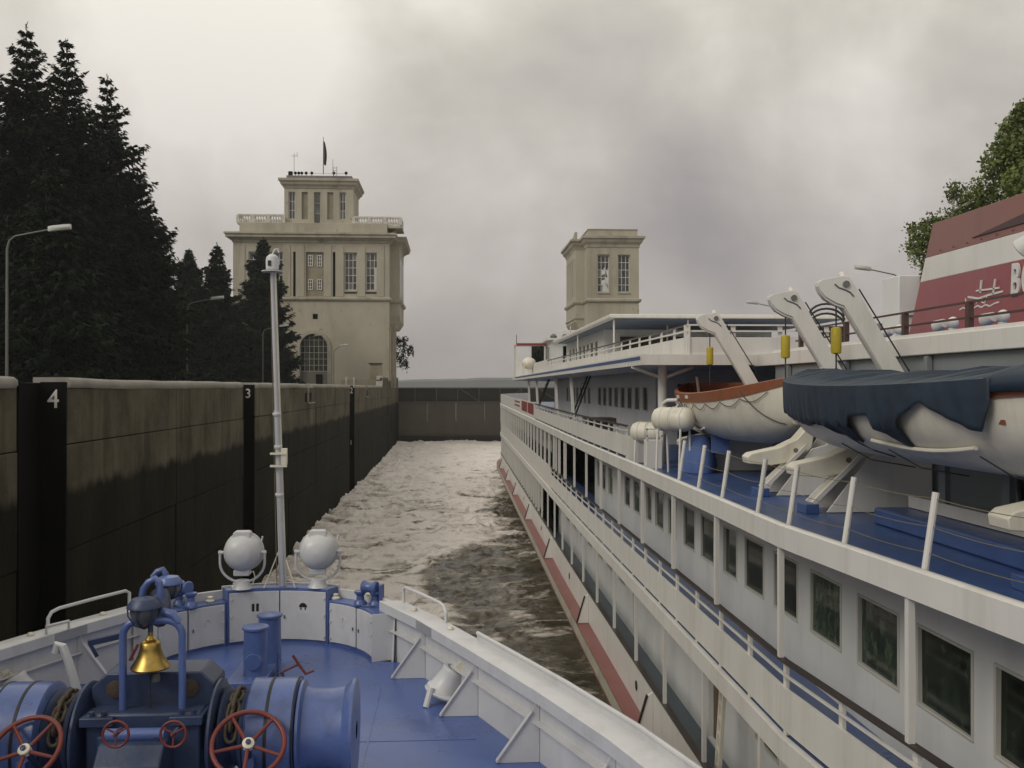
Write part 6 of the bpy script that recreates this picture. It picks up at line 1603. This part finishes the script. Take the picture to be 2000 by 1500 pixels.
def wheel(c, nrm, r, tube_r, spokes, name, hub_m, parent):
    nrm = Vector(nrm).normalized(); u = nrm.cross(Vector((1, 0, 0))).normalized(); v = nrm.cross(u); c = Vector(c)
    w_ = MB().tube([c + (u * math.cos(a) + v * math.sin(a)) * r for a in [2 * math.pi * k / 36 for k in range(36)]], tube_r, 9, closed=True).build(name, red, parent, smooth=60)
    for k in range(spokes):
        a = 2 * math.pi * k / spokes - math.pi * 0.0 + 0.0
        d = (-u * math.cos(a) + v * math.sin(a))
        MB().tube([c + d * 0.03 - nrm * 0.02, c + d * (r * 0.97)], [tube_r * 0.85, tube_r * 0.65], 8).build('spoke', red, w_)
    MB().lathe([(0.0, -0.04), (r * 0.17, -0.04), (r * 0.17, 0.025), (r * 0.13, 0.035), (0.0, 0.035)], c, nrm, 18, caps=False).build('hub', hub_m, w_)
    MB().lathe([(r * 0.08, 0.03), (r * 0.08, 0.06), (0.0, 0.065)], c, nrm, 6, caps=False).build('nut', navy, w_)
    return w_
# port and starboard side of the shaft
for sgn in (-1, 1):
    o = lambda x: (CX + sgn * x, WY, AX)
    ax_ = (sgn, 0, 0)
    def lath(x0, prof, name, m, parent=wl, n=44): return MB().lathe(prof, o(x0), ax_, n, caps=False).build(name, m, parent, smooth=35)
    lath(0.60, [(0.16, 0), (0.16, 1.6)], 'shaft', navy, n=20)
    lath(0.70, [(0.1, 0), (0.57, 0.0), (0.60, 0.02), (0.60, 0.045), (0.57, 0.06), (0.1, 0.06)], 'flange_disc', navy)
    # chain wheel between the disc and the brake drum
    lath(0.80, [(0.1, 0), (0.50, 0.0), (0.52, 0.03), (0.36, 0.13), (0.36, 0.17), (0.52, 0.27), (0.50, 0.30), (0.1, 0.30)], 'chain_wheel', navy)
    bd = lath(1.13, [(0.1, -0.03), (0.56, -0.03), (0.605, 0.0), (0.60, 0.02), (0.60, 0.20), (0.58, 0.205), (0.58, 0.225), (0.60, 0.23), (0.60, 0.50), (0.585, 0.51), (0.1, 0.51)], 'brake_drum', blue)
    for x_, w_ in ((1.325, 0.035), (1.615, 0.02)): lath(x_, [(0.598, 0), (0.606, 0.004), (0.606, w_), (0.598, w_ + 0.004)], 'brake_band', black, bd)
    for z_ in (0.35,): MB().box(CX + sgn * 1.2 - 0.05, CX + sgn * 1.2 + 0.05, WY - 0.68, WY - 0.55, AX - 0.2, AX - 0.05).build('band_lug', blue, bd)
    wd = lath(1.66, [(0.1, 0), (0.57, 0.0), (0.57, 0.03), (0.50, 0.06), (0.475, 0.16), (0.475, 0.34), (0.50, 0.50), (0.57, 0.57), (0.585, 0.59), (0.585, 0.62), (0.1, 0.63)], 'warping_drum', blue)
    # chain lying over the wheel
    n_l = 15
    for k in range(n_l):
        a0 = math.radians(-70 + 205 * k / (n_l - 1)); R_ = 0.44
        cc = Vector((CX + sgn * 0.95, WY + R_ * math.sin(a0) * 1.0, AX + R_ * math.cos(a0)))
        tang = Vector((0, math.cos(a0), -math.sin(a0))); rad = Vector((0, math.sin(a0), math.cos(a0))); side = Vector((1, 0, 0))
        w_ = side if k % 2 == 0 else rad
        MB().tube([cc + tang * (0.085 * math.cos(t_) + (0.03 if math.cos(t_) > 0 else -0.03)) + w_ * (0.062 * math.sin(t_)) for t_ in [2 * math.pi * j / 12 for j in range(12)]], 0.024, 7, closed=True).build('chain_link', rusty, wl, smooth=60)
    # big brake handwheel on its sloping spindle
    wc = at_y(485, 1453, 10.62) if sgn > 0 else Vector((2 * CX - at_y(485, 1453, 10.62).x + 0.1, 10.62, at_y(485, 1453, 10.62).z))
    if sgn < 0: wc = at_y(48, 1465, 10.62)
    nrm = Vector((0.12 * sgn, -0.62, 0.70)).normalized()
    wheel(wc, nrm, 0.375, 0.028, 5, 'brake_handwheel', cream, wl)
    MB().tube([wc - nrm * 0.03, wc - nrm * 0.9], 0.035, 10).build('spindle', navy, wl)
    MB().box(wc.x - 0.16, wc.x + 0.16, wc.y + 0.02, wc.y + 0.3, DK, wc.z - 0.42).build('spindle_stand', navy, wl, bevel=0.02)
    pc = at_y(226 if sgn < 0 else 338, 1434, 10.4)
    wheel((pc.x, pc.y, pc.z), (0, -1, 0.12), 0.13, 0.014, 3, 'small_handwheel', red, wl)
    MB().cyl((pc.x, pc.y, pc.z), (pc.x, pc.y + 0.15, pc.z), 0.025, n=8).build('valve_spindle', navy, wl)
MB().box(CX - 2.0, CX + 2.0, WY - 0.5, WY + 0.5, DK + 0.001, DK + 0.1).build('bed_plate', navy, wl, bevel=0.01)
# red lever behind the bell
MB().bar(at_y(270, 1258, 12.2), at_y(249, 1300, 12.2), 0.03, 0.03).build('red_lever', red, wl)
# ------------------------------------------------------------------ bell frame and bell
bf = thing('bell_frame', (CX, 11.2, -3.6), 'blue hoop frame standing on the windlass', 'frame')
BYY = 11.2
lt, rt = at_y(240, 1400, BYY), at_y(356, 1400, BYY); tp_ = at_y(300, 1212, BYY)
hp = [(lt.x, BYY, lt.z)]
rad_ = 0.17
hp += [(lt.x, BYY, tp_.z - rad_)] + [(lt.x + rad_ * (1 - math.cos(a)), BYY, tp_.z - rad_ + rad_ * math.sin(a)) for a in [math.pi / 2 * k / 6 for k in range(1, 7)]]
hp += [(rt.x - rad_ * (1 - math.cos(a)), BYY, tp_.z - rad_ + rad_ * math.sin(a)) for a in [math.pi / 2 * (6 - k) / 6 for k in range(0, 7)]] + [(rt.x, BYY, rt.z)]
MB().tube(hp, 0.042, 10).build('hoop', blue, bf, smooth=60)
for x in (lt.x, rt.x): MB().lathe([(0.07, 0), (0.07, 0.03), (0.05, 0.05)], (x, BYY, -3.63), (0, 0, 1), 12).build('foot', navy, bf)
bl = thing('ship_bell', (CX, BYY, -3.1), 'polished brass ship bell hanging from the blue hoop', 'bell')
bx, bz = at_y(294, 1250, BYY).x, at_y(294, 1250, BYY).z
MB().lathe([(0.0, 0.005), (0.07, 0.0), (0.098, -0.02), (0.108, -0.035), (0.114, -0.09), (0.13, -0.15), (0.16, -0.215), (0.195, -0.265), (0.215, -0.295), (0.21, -0.31), (0.197, -0.305), (0.13, -0.17), (0.08, -0.05), (0.0, -0.03)], (bx, BYY, bz), (0, 0, 1), 34, caps=False).build('cup', brass, bl, smooth=50)
MB().lathe([(0.05, 0.0), (0.06, 0.015), (0.03, 0.05), (0.03, 0.09)], (bx, BYY, bz), (0, 0, 1), 14).build('crown', brass, bl)
MB().tube([(bx, BYY, bz + 0.08), (bx, BYY, tp_.z - 0.03)], 0.03, 8).build('hanger', navy, bl)
MB().tube([(bx, BYY, bz - 0.1), (bx, BYY, bz - 0.42)], 0.012, 6).build('clapper_rod', navy, bl)
MB().lathe([(0.0, -0.05), (0.045, -0.04), (0.05, 0.0), (0.04, 0.05), (0.0, 0.06)], (bx + 0.06, BYY, bz - 0.42), (0, 0, 1), 12, caps=False).build('clapper', steel, bl)
MB().tube([(bx, BYY - 0.01, bz - 0.4), (bx + 0.01, BYY - 0.02, bz - 0.75)], 0.008, 5).build('bell_rope', cable, bl)
# lantern cluster over the hoop
dl = thing('deck_lantern', (CX, BYY, -2.6), 'blue caged deck lanterns on goose-neck pipes above the bell', 'lantern')
glassl = mat('lantern_glass', (0.07, 0.075, 0.08), 0.15, var=0.25, scale=9)
for (px, py), s in (((282, 1193), 1.0), ((330, 1145), 0.82)):
    c = at_y(px, py, BYY + (0.0 if s == 1 else 0.5))
    cage = MB().lathe([(0.0, 0.16 * s), (0.13 * s, 0.14 * s), (0.185 * s, 0.07 * s), (0.19 * s, 0.04 * s), (0.16 * s, 0.03 * s), (0.0, 0.05 * s)], c, (0, 0, 1), 20, caps=False).build('hood', blue if s < 1 else navy, dl, smooth=40)
    MB().lathe([(0.15 * s, 0.03 * s), (0.155 * s, -0.02 * s), (0.13 * s, -0.11 * s), (0.07 * s, -0.17 * s), (0.0, -0.18 * s)], c, (0, 0, 1), 18, caps=False).build('globe', glassl, cage, smooth=60)
    for k in range(6):
        a = 2 * math.pi * k / 6 + 0.3
        MB().tube([c + Vector((0.175 * s * math.cos(a), 0.175 * s * math.sin(a), 0.04 * s)), c + Vector((0.17 * s * math.cos(a), 0.17 * s * math.sin(a), -0.05 * s)), c + Vector((0.1 * s * math.cos(a), 0.1 * s * math.sin(a), -0.16 * s)), c + Vector((0, 0, -0.2 * s))], 0.009, 5).build('cage_bar', navy, cage)
c = at_y(282, 1193, BYY)
k1 = [at_y(*p, BYY + 0.15) for p in ((277, 1165), (280, 1150), (290, 1137), (303, 1130), (312, 1138), (313, 1160), (312, 1195))]
MB().tube(k1, 0.038, 10).build('goose_neck', blue, dl, smooth=60)
k2 = [at_y(*p, BYY + 0.55) for p in ((298, 1128), (308, 1116), (318, 1112), (323, 1120), (325, 1140))]
MB().tube(k2, 0.036, 10).build('goose_neck', blue, dl, smooth=60)
MB().tube([at_y(312, 1160, BYY + 0.3), at_y(314, 1190, BYY + 0.15), at_y(312, 1218, BYY + 0.02)], [0.11, 0.12, 0.07], 12).build('bracket_body', navy, dl, smooth=60)
MB().tube([at_y(318, 1195, BYY + 0.05), at_y(338, 1200, BYY), at_y(350, 1215, BYY)], 0.05, 10).build('bracket_arm', blue, dl, smooth=60)
# ------------------------------------------------------------------ damp air over the reservoir
hzb = MB(); hzb.box(-1600, 1600, -60, 2400, -15, 60)
hv = bpy.data.materials.new('haze'); hv.use_nodes = True
hn = hv.node_tree; hn.nodes.clear()
ho = hn.nodes.new('ShaderNodeOutputMaterial'); pv = hn.nodes.new('ShaderNodeVolumePrincipled')
pv.inputs['Color'].default_value = (0.86, 0.88, 0.92, 1); pv.inputs['Density'].default_value = 0.0003; pv.inputs['Anisotropy'].default_value = 0.2
hn.links.new(pv.outputs[0], ho.inputs['Volume'])
hzb.build('haze', hv, kind='stuff', smooth=0)
